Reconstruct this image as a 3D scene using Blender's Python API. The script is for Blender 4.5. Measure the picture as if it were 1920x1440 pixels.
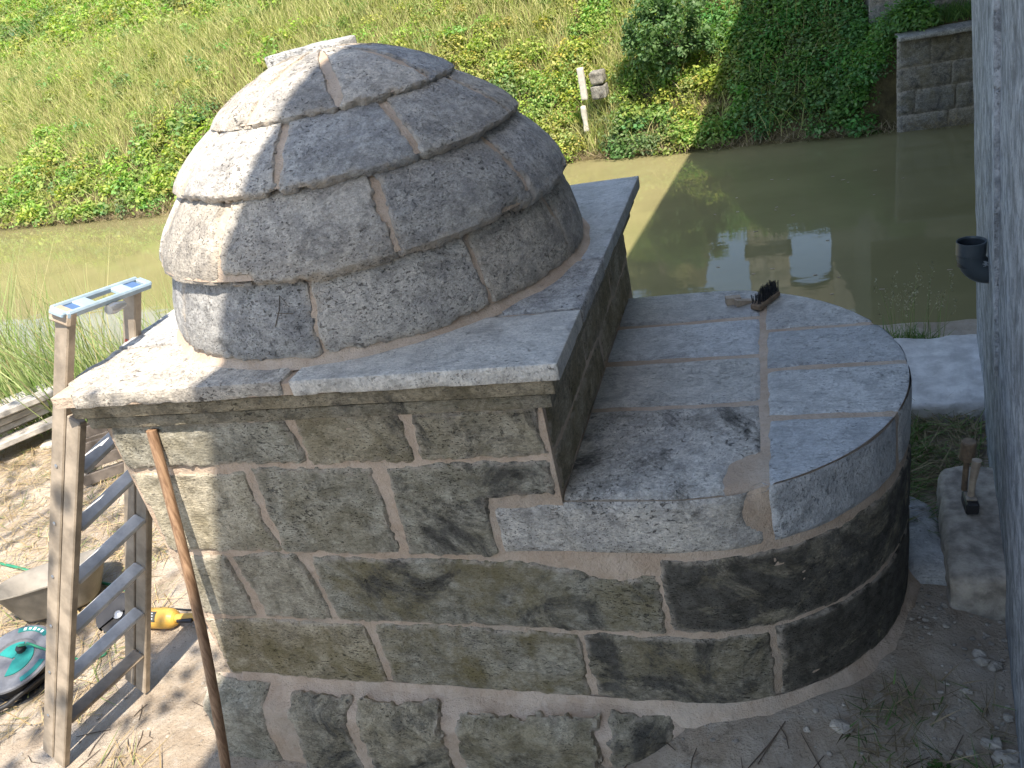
import bpy, math, random
import numpy as np
from mathutils import Vector, Matrix

# ------------------------------------------------------------------ camera, sky, sun, exposure
scn = bpy.context.scene
for o in list(bpy.data.objects):
    bpy.data.objects.remove(o)
COL = scn.collection
cam_data = bpy.data.cameras.new('camera')
cam_data.sensor_width = 36.0
cam_data.lens = 28.54
cam_data.clip_start = 0.05
cam_data.clip_end = 2000
cam = bpy.data.objects.new('camera', cam_data)
COL.objects.link(cam)
AX = np.array([0.94621218, -0.05539369, -0.31876959])
AY = np.array([0.25170513, -0.49301375, 0.83281568])
AZ = np.array([-0.20329053, -0.86825629, -0.45255274])
R = np.array([AX, AY, AZ])
right, up, back = R[:, 0], -R[:, 1], -R[:, 2]
cam.matrix_world = Matrix(((right[0], up[0], back[0], 0.0), (right[1], up[1], back[1], 0.0),
                           (right[2], up[2], back[2], 1.0), (0, 0, 0, 1)))
scn.camera = cam

SUN_DIR = Vector((0.347, -0.47, 1.0)).normalized()      # towards the sun
elev = math.asin(SUN_DIR.z)
azim = math.atan2(SUN_DIR.x, SUN_DIR.y)
world = bpy.data.worlds.new('World')
scn.world = world
world.use_nodes = True
wn = world.node_tree
bg = wn.nodes['Background']
sky = wn.nodes.new('ShaderNodeTexSky')
sky.sky_type = 'NISHITA'
sky.sun_disc = False
sky.sun_elevation = elev
sky.sun_rotation = azim
sky.air_density = 1.0
sky.dust_density = 1.1
sky.ozone_density = 1.2
wn.links.new(sky.outputs['Color'], bg.inputs['Color'])
bg.inputs['Strength'].default_value = 0.13
sun_data = bpy.data.lights.new('sun', 'SUN')
sun_data.energy = 3.25
sun_data.angle = math.radians(0.53)
sun_data.color = (1.0, 0.955, 0.89)
sun = bpy.data.objects.new('sun', sun_data)
COL.objects.link(sun)
sun.rotation_euler = (-SUN_DIR).to_track_quat('-Z', 'Y').to_euler()
sun.location = (5, -8, 14)
scn.view_settings.view_transform = 'Standard'
scn.view_settings.look = 'None'
scn.view_settings.gamma = 1.0
scn.view_settings.exposure = 1.62
scn.view_settings.use_white_balance = True
scn.view_settings.white_balance_temperature = 6950

# ------------------------------------------------------------------ helpers
random.seed(7)
RNG = np.random.default_rng(11)


def ss(a, b, x):
    t = np.clip((np.asarray(x, float) - a) / (b - a), 0, 1)
    return t * t * (3 - 2 * t)


def _hash(ix, iy, iz):
    n = (ix * 374761393 + iy * 668265263 + iz * 2147483647 + 1274126177) & 0xFFFFFFFF
    n = ((n ^ (n >> 13)) * 1274126177) & 0xFFFFFFFF
    n = ((n ^ (n >> 16)) * 2246822519) & 0xFFFFFFFF
    return ((n ^ (n >> 15)) & 0xFFFFFF) / float(0xFFFFFF)


def vnoise(P, scale=1.0, seed=0):
    """value noise in [-1,1] at points (N,3)"""
    q = np.asarray(P, float) * scale + seed * 17.31 + 1000.0
    i = np.floor(q).astype(np.int64)
    f = q - i
    f = f * f * f * (f * (f * 6 - 15) + 10)
    out = 0
    for dx in (0, 1):
        wx = f[..., 0] if dx else 1 - f[..., 0]
        for dy in (0, 1):
            wy = f[..., 1] if dy else 1 - f[..., 1]
            for dz in (0, 1):
                wz = f[..., 2] if dz else 1 - f[..., 2]
                out = out + wx * wy * wz * _hash(i[..., 0] + dx, i[..., 1] + dy, i[..., 2] + dz)
    return out * 2 - 1


def fbm(P, scale=1.0, octs=3, seed=0):
    s, a, t = 0, 1.0, 0
    for k in range(octs):
        s = s + a * vnoise(P, scale * 2 ** k, seed + k)
        t += a
        a *= 0.5
    return s / t


def tag(o, label=None, cat=None, group=None, kind=None):
    if label:
        o['label'] = label
    if cat:
        o['category'] = cat
    if group:
        o['group'] = group
    if kind:
        o['kind'] = kind
    return o


def thing(name, loc, label, cat, group=None):
    o = bpy.data.objects.new(name, None)
    o.empty_display_size = 0.1
    COL.objects.link(o)
    o.location = loc
    return tag(o, label, cat, group)


def wloc(o):
    v = Vector((0, 0, 0))
    while o is not None:
        v = v + o.location
        o = o.parent
    return v


def mk(name, verts, faces, mat, parent=None, smooth=True, origin=None, color=None):
    """mesh object from world coordinates; kept relative to its parent"""
    verts = np.asarray(verts, float).reshape(-1, 3)
    base = np.array(wloc(parent)) if parent else np.zeros(3)
    if origin is None:
        lo, hi = verts.min(0), verts.max(0)
        origin = np.array([(lo[0] + hi[0]) / 2, (lo[1] + hi[1]) / 2, lo[2]])
    origin = np.asarray(origin, float)
    me = bpy.data.meshes.new(name)
    if isinstance(faces, np.ndarray):
        n, k = faces.shape
        me.vertices.add(len(verts))
        me.vertices.foreach_set('co', (verts - origin).ravel())
        me.loops.add(n * k)
        me.loops.foreach_set('vertex_index', faces.ravel().astype(np.int32))
        me.polygons.add(n)
        me.polygons.foreach_set('loop_start', np.arange(0, n * k, k, dtype=np.int32))
        me.polygons.foreach_set('loop_total', np.full(n, k, dtype=np.int32))
        me.update(calc_edges=True)
    else:
        me.from_pydata((verts - origin).tolist(), [], [list(f) for f in faces])
    if smooth:
        me.polygons.foreach_set('use_smooth', [True] * len(me.polygons))
    me.validate()
    if smooth:
        me.set_sharp_from_angle(angle=math.radians(46))
    me.materials.append(mat)
    o = bpy.data.objects.new(name, me)
    COL.objects.link(o)
    o.parent = parent
    o.location = origin - base
    if color is not None:
        o.color = color
    return o


def grid_faces(nu, nv, wrap=False):
    i = np.arange(nu if wrap else nu - 1)
    j = np.arange(nv - 1)
    I, J = np.meshgrid(i, j, indexing='ij')
    I2 = (I + 1) % nu
    return np.stack([I * nv + J, I2 * nv + J, I2 * nv + J + 1, I * nv + J + 1], -1).reshape(-1, 4)


class MB:
    """collects simple shapes into one mesh"""
    def __init__(s):
        s.v, s.f = [], []

    def add(s, v, f):
        b = len(s.v)
        s.v += [tuple(p) for p in v]
        s.f += [tuple(b + i for i in q) for q in f]
        return s

    def box(s, c, h, ax=None, bevel=0.0):
        c = Vector(c)
        ax = ax or (Vector((1, 0, 0)), Vector((0, 1, 0)), Vector((0, 0, 1)))
        b = bevel
        if b <= 0:
            v = [c + ax[0] * (h[0] * i) + ax[1] * (h[1] * j) + ax[2] * (h[2] * k)
                 for i in (-1, 1) for j in (-1, 1) for k in (-1, 1)]
            return s.add(v, [(0, 1, 3, 2), (4, 6, 7, 5), (0, 4, 5, 1), (2, 3, 7, 6), (0, 2, 6, 4), (1, 5, 7, 3)])
        # chamfered box: three vertices per corner
        v, idx = [], {}
        for i in (-1, 1):
            for j in (-1, 1):
                for k in (-1, 1):
                    for a in range(3):
                        d = [h[0] - b, h[1] - b, h[2] - b]
                        d[a] = h[a]
                        idx[(i, j, k, a)] = len(v)
                        v.append(c + ax[0] * (d[0] * i) + ax[1] * (d[1] * j) + ax[2] * (d[2] * k))
        f = []
        for a in range(3):
            o1, o2 = (a + 1) % 3, (a + 2) % 3
            for sgn in (-1, 1):
                q = []
                for (p, r) in ((-1, -1), (1, -1), (1, 1), (-1, 1)):
                    key = [0, 0, 0]
                    key[a], key[o1], key[o2] = sgn, p, r
                    q.append(idx[(*key, a)])
                f.append(q if sgn > 0 else q[::-1])
        for a in range(3):
            o1, o2 = (a + 1) % 3, (a + 2) % 3
            for p in (-1, 1):
                for r in (-1, 1):
                    k1, k2 = [0, 0, 0], [0, 0, 0]
                    k1[o1] = k2[o1] = p
                    k1[o2] = k2[o2] = r
                    k1[a], k2[a] = -1, 1
                    f.append([idx[(*k1, o1)], idx[(*k2, o1)], idx[(*k2, o2)], idx[(*k1, o2)]])
        for i in (-1, 1):
            for j in (-1, 1):
                for k in (-1, 1):
                    f.append([idx[(i, j, k, 0)], idx[(i, j, k, 1)], idx[(i, j, k, 2)]])
        return s.add(v, f)

    def tube(s, pts, rad, n=10, cap=True):
        pts = [Vector(p) for p in pts]
        rads = rad if hasattr(rad, '__len__') else [rad] * len(pts)
        ref = Vector((0.31, 0.2, 0.93))
        rows = []
        for i, p in enumerate(pts):
            d = (pts[min(i + 1, len(pts) - 1)] - pts[max(i - 1, 0)]).normalized()
            a = d.cross(ref)
            if a.length < 1e-3:
                a = d.cross(Vector((1, 0, 0)))
            a.normalize()
            bb = d.cross(a)
            rows.append([p + (a * math.cos(t) + bb * math.sin(t)) * rads[i] for t in [2 * math.pi * k / n for k in range(n)]])
        v = [q for r in rows for q in r]
        f = [(i * n + k, i * n + (k + 1) % n, (i + 1) * n + (k + 1) % n, (i + 1) * n + k)
             for i in range(len(pts) - 1) for k in range(n)]
        if cap:
            f.append(tuple(range(n - 1, -1, -1)))
            f.append(tuple((len(pts) - 1) * n + k for k in range(n)))
        return s.add(v, f)

    def lathe(s, c, ax, prof, n=28):
        """prof: list of (distance along axis, radius)"""
        c, ax = Vector(c), Vector(ax).normalized()
        a = ax.orthogonal().normalized()
        b = ax.cross(a)
        v = [c + ax * h + (a * math.cos(2 * math.pi * k / n) + b * math.sin(2 * math.pi * k / n)) * r
             for (h, r) in prof for k in range(n)]
        f = [(i * n + k, i * n + (k + 1) % n, (i + 1) * n + (k + 1) % n, (i + 1) * n + k)
             for i in range(len(prof) - 1) for k in range(n)]
        return s.add(v, f)

    def build(s, name, mat, parent=None, smooth=False, origin=None, color=None):
        return mk(name, s.v, s.f, mat, parent, smooth, origin, color)


# ------------------------------------------------------------------ materials
def newmat(name):
    m = bpy.data.materials.new(name)
    m.use_nodes = True
    nt = m.node_tree
    return m, nt, nt.nodes['Principled BSDF']


class NT:
    def __init__(s, nt):
        s.nt = nt

    def n(s, t, **kw):
        nd = s.nt.nodes.new(t)
        for k, v in kw.items():
            if k.startswith('i_'):
                key = k[2:].replace('_', ' ')
                nd.inputs[key].default_value = v
            else:
                setattr(nd, k, v)
        return nd

    def l(s, a, b):
        s.nt.links.new(a, b)

    def pos(s, scale=(1, 1, 1), rot=(0, 0, 0)):
        g = s.n('ShaderNodeNewGeometry')
        mp = s.n('ShaderNodeMapping')
        mp.inputs['Scale'].default_value = scale
        mp.inputs['Rotation'].default_value = rot
        s.l(g.outputs['Position'], mp.inputs['Vector'])
        return mp.outputs['Vector']

    def noise(s, vec, scale, detail=5, rough=0.6, dist=0.0):
        t = s.n('ShaderNodeTexNoise')
        t.inputs['Scale'].default_value = scale
        t.inputs['Detail'].default_value = detail
        t.inputs['Roughness'].default_value = rough
        t.inputs['Distortion'].default_value = dist
        s.l(vec, t.inputs['Vector'])
        return t.outputs['Fac']

    def ramp(s, fac, a, b, lo=0.0, hi=1.0):
        t = s.n('ShaderNodeMapRange')
        t.interpolation_type = 'SMOOTHSTEP'
        t.inputs['From Min'].default_value = a
        t.inputs['From Max'].default_value = b
        t.inputs['To Min'].default_value = lo
        t.inputs['To Max'].default_value = hi
        s.l(fac, t.inputs['Value'])
        return t.outputs['Result']

    def mix(s, fac, a, b, blend='MIX'):
        t = s.n('ShaderNodeMix')
        t.data_type = 'RGBA'
        t.blend_type = blend
        ins = [i for i in t.inputs if i.type == 'RGBA']
        fin = t.inputs[0]
        for sock, val in ((fin, fac), (ins[0], a), (ins[1], b)):
            if hasattr(val, 'is_linked') or hasattr(val, 'links'):
                s.l(val, sock)
            elif isinstance(val, (tuple, list)):
                sock.default_value = (*val[:3], 1)
            else:
                sock.default_value = val
        return [o for o in t.outputs if o.type == 'RGBA'][0]

    def math(s, op, a, b=0.0):
        t = s.n('ShaderNodeMath')
        t.operation = op
        for sock, val in ((t.inputs[0], a), (t.inputs[1], b)):
            if hasattr(val, 'links'):
                s.l(val, sock)
            else:
                sock.default_value = val
        return t.outputs[0]

    def bump(s, h, strength, dist, bsdf, prev=None):
        b = s.n('ShaderNodeBump')
        b.inputs['Strength'].default_value = strength
        b.inputs['Distance'].default_value = dist
        s.l(h, b.inputs['Height'])
        if prev is not None:
            s.l(prev, b.inputs['Normal'])
        if bsdf is not None:
            s.l(b.outputs['Normal'], bsdf.inputs['Normal'])
        return b.outputs['Normal']


def plain(name, col, rough=0.6, var=0.25, scale=8.0, metal=0.0, bump=0.15, spec=0.5, bdist=0.004):
    m, nt, b = newmat(name)
    k = NT(nt)
    p = k.pos()
    n1 = k.noise(p, scale, 6)
    f = k.ramp(n1, 0.3, 0.7)
    dark = tuple(c * (1 - var) for c in col)
    lite = tuple(min(1, c * (1 + var)) for c in col)
    k.l(k.mix(f, dark, lite), b.inputs['Base Color'])
    b.inputs['Roughness'].default_value = rough
    b.inputs['Metallic'].default_value = metal
    b.inputs['Specular IOR Level'].default_value = spec
    if bump > 0:
        k.bump(k.noise(p, scale * 7, 5), bump, bdist, b)
    return m


def stone_material(name, light, mid, rough=0.85, bed=(1, 1, 1), pitscale=42.0, topgloss=False, grain=1.0, streak=0.0, pits=1.0):
    """weathered limestone. Object colour: R black crust, G algae, B lightness, A grime streaks"""
    m, nt, b = newmat(name)
    k = NT(nt)
    oi = k.n('ShaderNodeObjectInfo')
    sep = k.n('ShaderNodeSeparateColor')
    k.l(oi.outputs['Color'], sep.inputs['Color'])
    dk, al, li = sep.outputs[0], sep.outputs[1], sep.outputs[2]
    p = k.pos()
    pb = k.pos(scale=bed)
    big = k.noise(p, 2.6, 4, 0.55, 0.4)
    med = k.noise(p, 11.0, 8, 0.68, 0.3)
    fine = k.noise(pb, 55.0, 5, 0.7)
    base = k.mix(k.ramp(med, 0.40, 0.59), mid, light)
    # blotches of darker weathering
    blot = k.math('MULTIPLY', k.ramp(k.noise(p, 8.0, 10, 0.78, 0.8), 0.50, 0.62), 0.55)
    base = k.mix(blot, base, tuple(c * 0.52 for c in mid))
    pale = k.math('MULTIPLY', k.ramp(k.noise(p, 15.0, 6, 0.7, 0.3), 0.58, 0.70), 0.45)
    base = k.mix(pale, base, tuple(min(1, c * 1.25) for c in light))
    # crystalline grain and worn bedding
    for sc_, vec_, lo_, hi_, det_ in ((38.0, pb, 0.66, 1.30, 7), (120.0, pb, 0.74, 1.24, 4)):
        gv_ = k.ramp(k.noise(vec_, sc_, det_, 0.74, 0.3), 0.36, 0.64, 1 + (lo_ - 1) * grain, 1 + (hi_ - 1) * grain)
        gc_ = k.n('ShaderNodeCombineColor')
        for i in range(3):
            k.l(gv_, gc_.inputs[i])
        base = k.mix(1.0, base, gc_.outputs[0], 'MULTIPLY')
    if streak:
        ps = k.pos(scale=(2.4, 2.4, 1.1))
        base = k.mix(k.math('MULTIPLY', k.ramp(k.noise(ps, 2.2, 7, 0.7, 0.6), 0.46, 0.64), 0.6 * streak), base, tuple(c * 0.5 for c in mid))
        base = k.mix(k.math('MULTIPLY', k.ramp(k.noise(ps, 3.1, 8, 0.72, 1.2), 0.54, 0.68), 0.6 * streak), base, tuple(min(1, c * 1.5) for c in light))
    # per-stone tone
    tone = k.math('ADD', k.math('MULTIPLY', oi.outputs['Random'], 0.36), 0.82)
    tone = k.math('MULTIPLY', tone, k.math('ADD', k.math('MULTIPLY', li, 0.8), 0.6))
    cmb = k.n('ShaderNodeCombineColor')
    for i in range(3):
        k.l(tone, cmb.inputs[i])
    base = k.mix(1.0, base, cmb.outputs[0], 'MULTIPLY')
    base = k.mix(1.0, base, k.mix(k.math('FRACT', k.math('MULTIPLY', oi.outputs['Random'], 7.31)), (1.06, 1.0, 0.90), (0.95, 1.0, 1.05)), 'MULTIPLY')
    # algae
    alg = k.ramp(k.noise(p, 4.2, 7, 0.65, 0.5), 0.36, 0.66)
    base = k.mix(k.math('MULTIPLY', k.math('MULTIPLY', alg, al), 0.85), base, (0.165, 0.125, 0.038))
    # black crust / lichen
    cr = k.noise(p, 3.4, 10, 0.74, 0.7)
    thr = k.math('SUBTRACT', 0.74, k.math('MULTIPLY', dk, 0.45))
    crust = k.n('ShaderNodeMapRange')
    crust.interpolation_type = 'SMOOTHSTEP'
    k.l(cr, crust.inputs['Value'])
    k.l(thr, crust.inputs['From Min'])
    k.l(k.math('ADD', thr, 0.14), crust.inputs['From Max'])
    soot = k.mix(k.ramp(k.noise(p, 19.0, 7, 0.72, 0.4), 0.36, 0.66), (0.026, 0.024, 0.020), (0.105, 0.098, 0.084))
    base = k.mix(k.math('MULTIPLY', crust.outputs['Result'], 0.88), base, soot)
    # small black lichen specks in colonies
    col_ = k.ramp(k.noise(p, 5.1, 4, 0.6, 0.5), 0.42, 0.62, 0.10, 1.0)
    spk = k.math('MULTIPLY', k.ramp(k.noise(p, 88.0, 4, 0.62, 0.3), 0.57, 0.65), col_)
    base = k.mix(k.math('MULTIPLY', spk, 0.62), base, (0.055, 0.052, 0.048))
    # flecks left pale inside the crust
    fl = k.math('MULTIPLY', k.ramp(k.noise(pb, 75.0, 3, 0.6), 0.66, 0.74), k.math('MULTIPLY', dk, 0.6))
    base = k.mix(fl, base, tuple(c * 0.75 for c in light))
    # pits, darkened by dirt and by painted-in shade where bumps hardly show
    pit = k.math('MULTIPLY', k.ramp(k.noise(pb, pitscale, 3, 0.55, 0.5), 0.61, 0.68), k.ramp(k.noise(p, 3.7, 4, 0.65, 0.5), 0.48, 0.62, 0.04, 1.0))
    pit2 = k.math('MULTIPLY', k.ramp(k.noise(pb, pitscale * 2.6, 2, 0.5, 0.2), 0.62, 0.70), k.ramp(k.noise(p, 2.9, 5, 0.7, 0.5), 0.44, 0.60, 0.12, 1.0))
    pit = k.math('MAXIMUM', pit, pit2)
    base = k.mix(k.math('MULTIPLY', pit, 0.72 * pits), base, (0.035, 0.032, 0.028))
    # mortar smeared over the edges of the stone
    rim = k.n('ShaderNodeAttribute')
    rim.attribute_name = 'rim'
    smear = k.math('MULTIPLY', rim.outputs['Fac'], k.ramp(k.noise(p, 17.0, 6, 0.7, 0.5), 0.40, 0.58))
    base = k.mix(k.math('MULTIPLY', smear, 0.8), base, (0.47, 0.40, 0.32))
    k.l(base, b.inputs['Base Color'])
    b.inputs['Roughness'].default_value = rough
    if topgloss:
        k.l(k.ramp(med, 0.3, 0.7, rough - 0.12, rough + 0.1), b.inputs['Roughness'])
    b.inputs['Specular IOR Level'].default_value = 0.4
    n1 = k.bump(k.math('MULTIPLY', pit, -1.0), 0.9, 0.018, None)
    n2 = k.bump(med, 0.45, 0.02, None, n1)
    k.bump(fine, 0.8, 0.010, b, n2)
    return m


M = {}
M['dome'] = stone_material('dome_limestone', (0.46, 0.432, 0.395), (0.325, 0.308, 0.290), bed=(1, 1, 1.6), grain=0.6)
M['wall'] = stone_material('wall_limestone', (0.43, 0.385, 0.30), (0.27, 0.24, 0.18), bed=(1, 1, 2.2), pitscale=34, grain=0.65)
M['slab'] = stone_material('slab_limestone', (0.56, 0.555, 0.545), (0.45, 0.45, 0.45), rough=0.42, bed=(1, 2.2, 1), topgloss=True, grain=0.45, pits=0.45)
M['pier'] = stone_material('pier_render', (0.38, 0.38, 0.385), (0.19, 0.195, 0.20), rough=0.8, bed=(1.1, 1.1, 0.8), pitscale=24, streak=0.8, grain=0.35, pits=0.3)
M['far_stone'] = stone_material('far_masonry', (0.34, 0.31, 0.26), (0.2, 0.185, 0.16), bed=(1, 1, 1.5))


def mortar_material():
    m, nt, b = newmat('tan_mortar')
    k = NT(nt)
    p = k.pos()
    c = k.mix(k.ramp(k.noise(p, 7, 6, 0.65), 0.35, 0.68), (0.50, 0.375, 0.275), (0.62, 0.495, 0.385))
    c = k.mix(k.math('MULTIPLY', k.ramp(k.noise(p, 2.3, 4, 0.6), 0.5, 0.7), 0.4), c, (0.38, 0.345, 0.29))
    c = k.mix(k.math('MULTIPLY', k.ramp(k.noise(p, 70, 3, 0.6), 0.6, 0.72), 0.35), c, (0.22, 0.16, 0.11))
    k.l(c, b.inputs['Base Color'])
    b.inputs['Roughness'].default_value = 0.95
    b.inputs['Specular IOR Level'].default_value = 0.2
    n1 = k.bump(k.noise(p, 22, 6, 0.7), 0.9, 0.02, None)
    k.bump(k.noise(p, 160, 3, 0.7), 0.6, 0.005, b, n1)
    return m


M['mortar'] = mortar_material()


def ground_material():
    m, nt, b = newmat('earth')
    k = NT(nt)
    p = k.pos()
    g = k.n('ShaderNodeNewGeometry')
    sx = k.n('ShaderNodeSeparateXYZ')
    k.l(g.outputs['Position'], sx.inputs[0])
    n1 = k.noise(p, 3.0, 8, 0.66, 0.4)
    c = k.mix(k.ramp(n1, 0.35, 0.68), (0.39, 0.31, 0.23), (0.60, 0.51, 0.41))
    c = k.mix(k.math('MULTIPLY', k.ramp(k.noise(p, 9, 7, 0.7, 0.5), 0.52, 0.66), 0.7), c, (0.52, 0.46, 0.385))
    c = k.mix(k.math('MULTIPLY', k.ramp(k.noise(p, 5, 8, 0.75, 0.8), 0.55, 0.70), 0.6), c, (0.075, 0.058, 0.04))
    # the far bank is dark soil under its growth
    far = k.ramp(sx.outputs['Y'], 12.0, 13.0)
    c = k.mix(far, c, k.mix(k.ramp(n1, 0.3, 0.7), (0.07, 0.055, 0.03), (0.16, 0.13, 0.06)))
    k.l(c, b.inputs['Base Color'])
    b.inputs['Roughness'].default_value = 1.0
    b.inputs['Specular IOR Level'].default_value = 0.1
    nn = k.bump(k.noise(p, 14, 8, 0.7), 0.9, 0.05, None)
    k.bump(k.noise(p, 70, 4, 0.7), 0.8, 0.012, b, nn)
    return m


M['earth'] = ground_material()


def water_material():
    m, nt, b = newmat('murky_water')
    k = NT(nt)
    p = k.pos()
    c = k.mix(k.ramp(k.noise(p, 0.5, 4, 0.6), 0.3, 0.7), (0.185, 0.165, 0.078), (0.225, 0.198, 0.096))
    k.l(c, b.inputs['Base Color'])
    b.inputs['Roughness'].default_value = 0.02
    b.inputs['IOR'].default_value = 1.333
    b.inputs['Specular IOR Level'].default_value = 0.5
    pw = k.pos(scale=(0.6, 1.4, 1))
    n1 = k.bump(k.noise(pw, 1.3, 3, 0.5, 0.3), 0.10, 0.03, None)
    k.bump(k.noise(pw, 7.0, 3, 0.5, 0.2), 0.05, 0.01, b, n1)
    return m


M['water'] = water_material()


def leaf_material(name, trans=0.35, rough=0.5):
    m, nt, b = newmat(name)
    k = NT(nt)
    at = k.n('ShaderNodeAttribute')
    at.attribute_name = 'tint'
    k.l(at.outputs['Color'], b.inputs['Base Color'])
    b.inputs['Roughness'].default_value = rough
    b.inputs['Specular IOR Level'].default_value = 0.3
    tr = k.n('ShaderNodeBsdfTranslucent')
    hs = k.mix(1.0, at.outputs['Color'], (1.0, 1.25, 0.55), 'MULTIPLY')
    k.l(hs, tr.inputs['Color'])
    mx = k.n('ShaderNodeMixShader')
    mx.inputs[0].default_value = trans
    k.l(b.outputs[0], mx.inputs[1])
    k.l(tr.outputs[0], mx.inputs[2])
    out = nt.nodes['Material Output']
    k.l(mx.outputs[0], out.inputs['Surface'])
    return m


M['leaf'] = leaf_material('green_leaves', 0.42)
M['grass'] = leaf_material('grass_blades', 0.3, 0.6)
M['hay'] = leaf_material('dry_hay', 0.1, 0.8)
M['bark'] = plain('bark', (0.12, 0.09, 0.06), 0.9, 0.4, 12, bump=0.6)
M['dark'] = plain('black_void', (0.012, 0.012, 0.011), 0.9, 0.3, 6)
M['white_post'] = plain('whitewashed_post', (0.50, 0.465, 0.40), 0.85, 0.12, 14, bump=0.4)
M['concrete'] = plain('pale_concrete', (0.55, 0.53, 0.50), 0.85, 0.22, 9, bump=0.5, bdist=0.01)
M['pvc'] = plain('grey_pvc', (0.055, 0.068, 0.078), 0.35, 0.08, 10, bump=0.02)
M['pvc_inner'] = plain('dark_pvc_inside', (0.03, 0.035, 0.04), 0.5, 0.1, 10, bump=0.02)
M['print'] = plain('pale_grey_print', (0.28, 0.31, 0.33), 0.6, 0.2, 30, bump=0)
M['rail'] = plain('weathered_rail', (0.30, 0.245, 0.185), 0.62, 0.32, 9, bump=0.3)
M['rung'] = plain('worn_grey_rung', (0.66, 0.63, 0.59), 0.75, 0.22, 11, bump=0.2)
M['cap_blue'] = plain('pale_blue_cap', (0.30, 0.40, 0.48), 0.4, 0.15, 10, bump=0.05)
M['cap_slot'] = plain('cap_slot_shadow_blue', (0.08, 0.15, 0.30), 0.5, 0.1, 10, bump=0.02)
M['steel'] = plain('dull_steel', (0.35, 0.36, 0.37), 0.4, 0.15, 12, metal=0.8, bump=0.05)
M['red'] = plain('red_tape', (0.42, 0.05, 0.02), 0.6, 0.15, 10, bump=0.05)
M['yellow'] = plain('yellow_plastic', (0.62, 0.36, 0.07), 0.45, 0.12, 9, bump=0.08)
M['black'] = plain('black_plastic', (0.02, 0.02, 0.022), 0.45, 0.2, 10, bump=0.1)
M['sticker'] = plain('dark_sticker', (0.06, 0.06, 0.05), 0.4, 0.4, 60, bump=0)
M['grey_plastic'] = plain('grey_plastic', (0.13, 0.135, 0.15), 0.55, 0.25, 14, bump=0.1)
M['teal'] = plain('teal_plastic', (0.015, 0.20, 0.18), 0.4, 0.2, 12, bump=0.05)
M['lettering'] = plain('worn_white_lettering', (0.55, 0.58, 0.58), 0.6, 0.25, 40, bump=0)
M['tub'] = plain('dusty_grey_tub', (0.21, 0.19, 0.16), 0.6, 0.25, 8, bump=0.2)
M['cord'] = plain('green_cord', (0.02, 0.20, 0.11), 0.5, 0.2, 10, bump=0.05)
M['brush_wood'] = plain('brush_wood', (0.22, 0.155, 0.10), 0.7, 0.25, 40, bump=0.3)
M['offcut'] = plain('pale_offcut', (0.40, 0.32, 0.24), 0.75, 0.2, 30, bump=0.2)
M['board'] = plain('grey_weathered_board', (0.36, 0.335, 0.30), 0.8, 0.3, 10, bump=0.4)
M['crate'] = plain('dark_crate_slats', (0.12, 0.10, 0.085), 0.85, 0.35, 12, bump=0.4)
M['rubble'] = plain('pale_rubble', (0.33, 0.29, 0.24), 0.95, 0.4, 14, bump=0.6, bdist=0.01)
M['stick'] = plain('dark_twig', (0.09, 0.065, 0.045), 0.9, 0.3, 20, bump=0.3)


def wood_material():
    m, nt, b = newmat('brown_pole_wood')
    k = NT(nt)
    p = k.pos(scale=(9, 9, 1.0))
    f = k.noise(p, 9, 6, 0.65, 0.5)
    c = k.mix(k.ramp(f, 0.3, 0.7), (0.16, 0.085, 0.045), (0.40, 0.25, 0.15))
    k.l(c, b.inputs['Base Color'])
    b.inputs['Roughness'].default_value = 0.6
    k.bump(f, 0.4, 0.004, b)
    return m


M['pole'] = wood_material()

# ------------------------------------------------------------------ terrain, one sheet to the horizon
YW_X = [-400, -40, -24.5, -16.4, -4.0, 0.0, 3.5, 12, 400]
YW_Y = [24, 23.0, 20.8, 19.2, 18.4, 17.45, 16.75, 15.5, 14]
TC, TR = (-0.38, 2.83), 0.80            # centre and radius of the rounded tongue
Y0 = 2.03                               # front face
XL, XR = -2.37, -0.70                   # body of the pillar
Z_TONGUE, Z_J2, Z_J3, Z_BASE = -0.54, -0.775, -1.115, -1.46
ZW = -3.3


def foot_dist(x, y):
    dx = np.maximum(np.maximum(XL - x, x - TC[0]), 0)
    dy = np.maximum(np.maximum(Y0 - y, y - 3.63), 0)
    box = np.hypot(dx, dy)
    circ = np.maximum(np.hypot(x - TC[0], y - TC[1]) - TR, 0)
    return np.minimum(box, circ)


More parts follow.
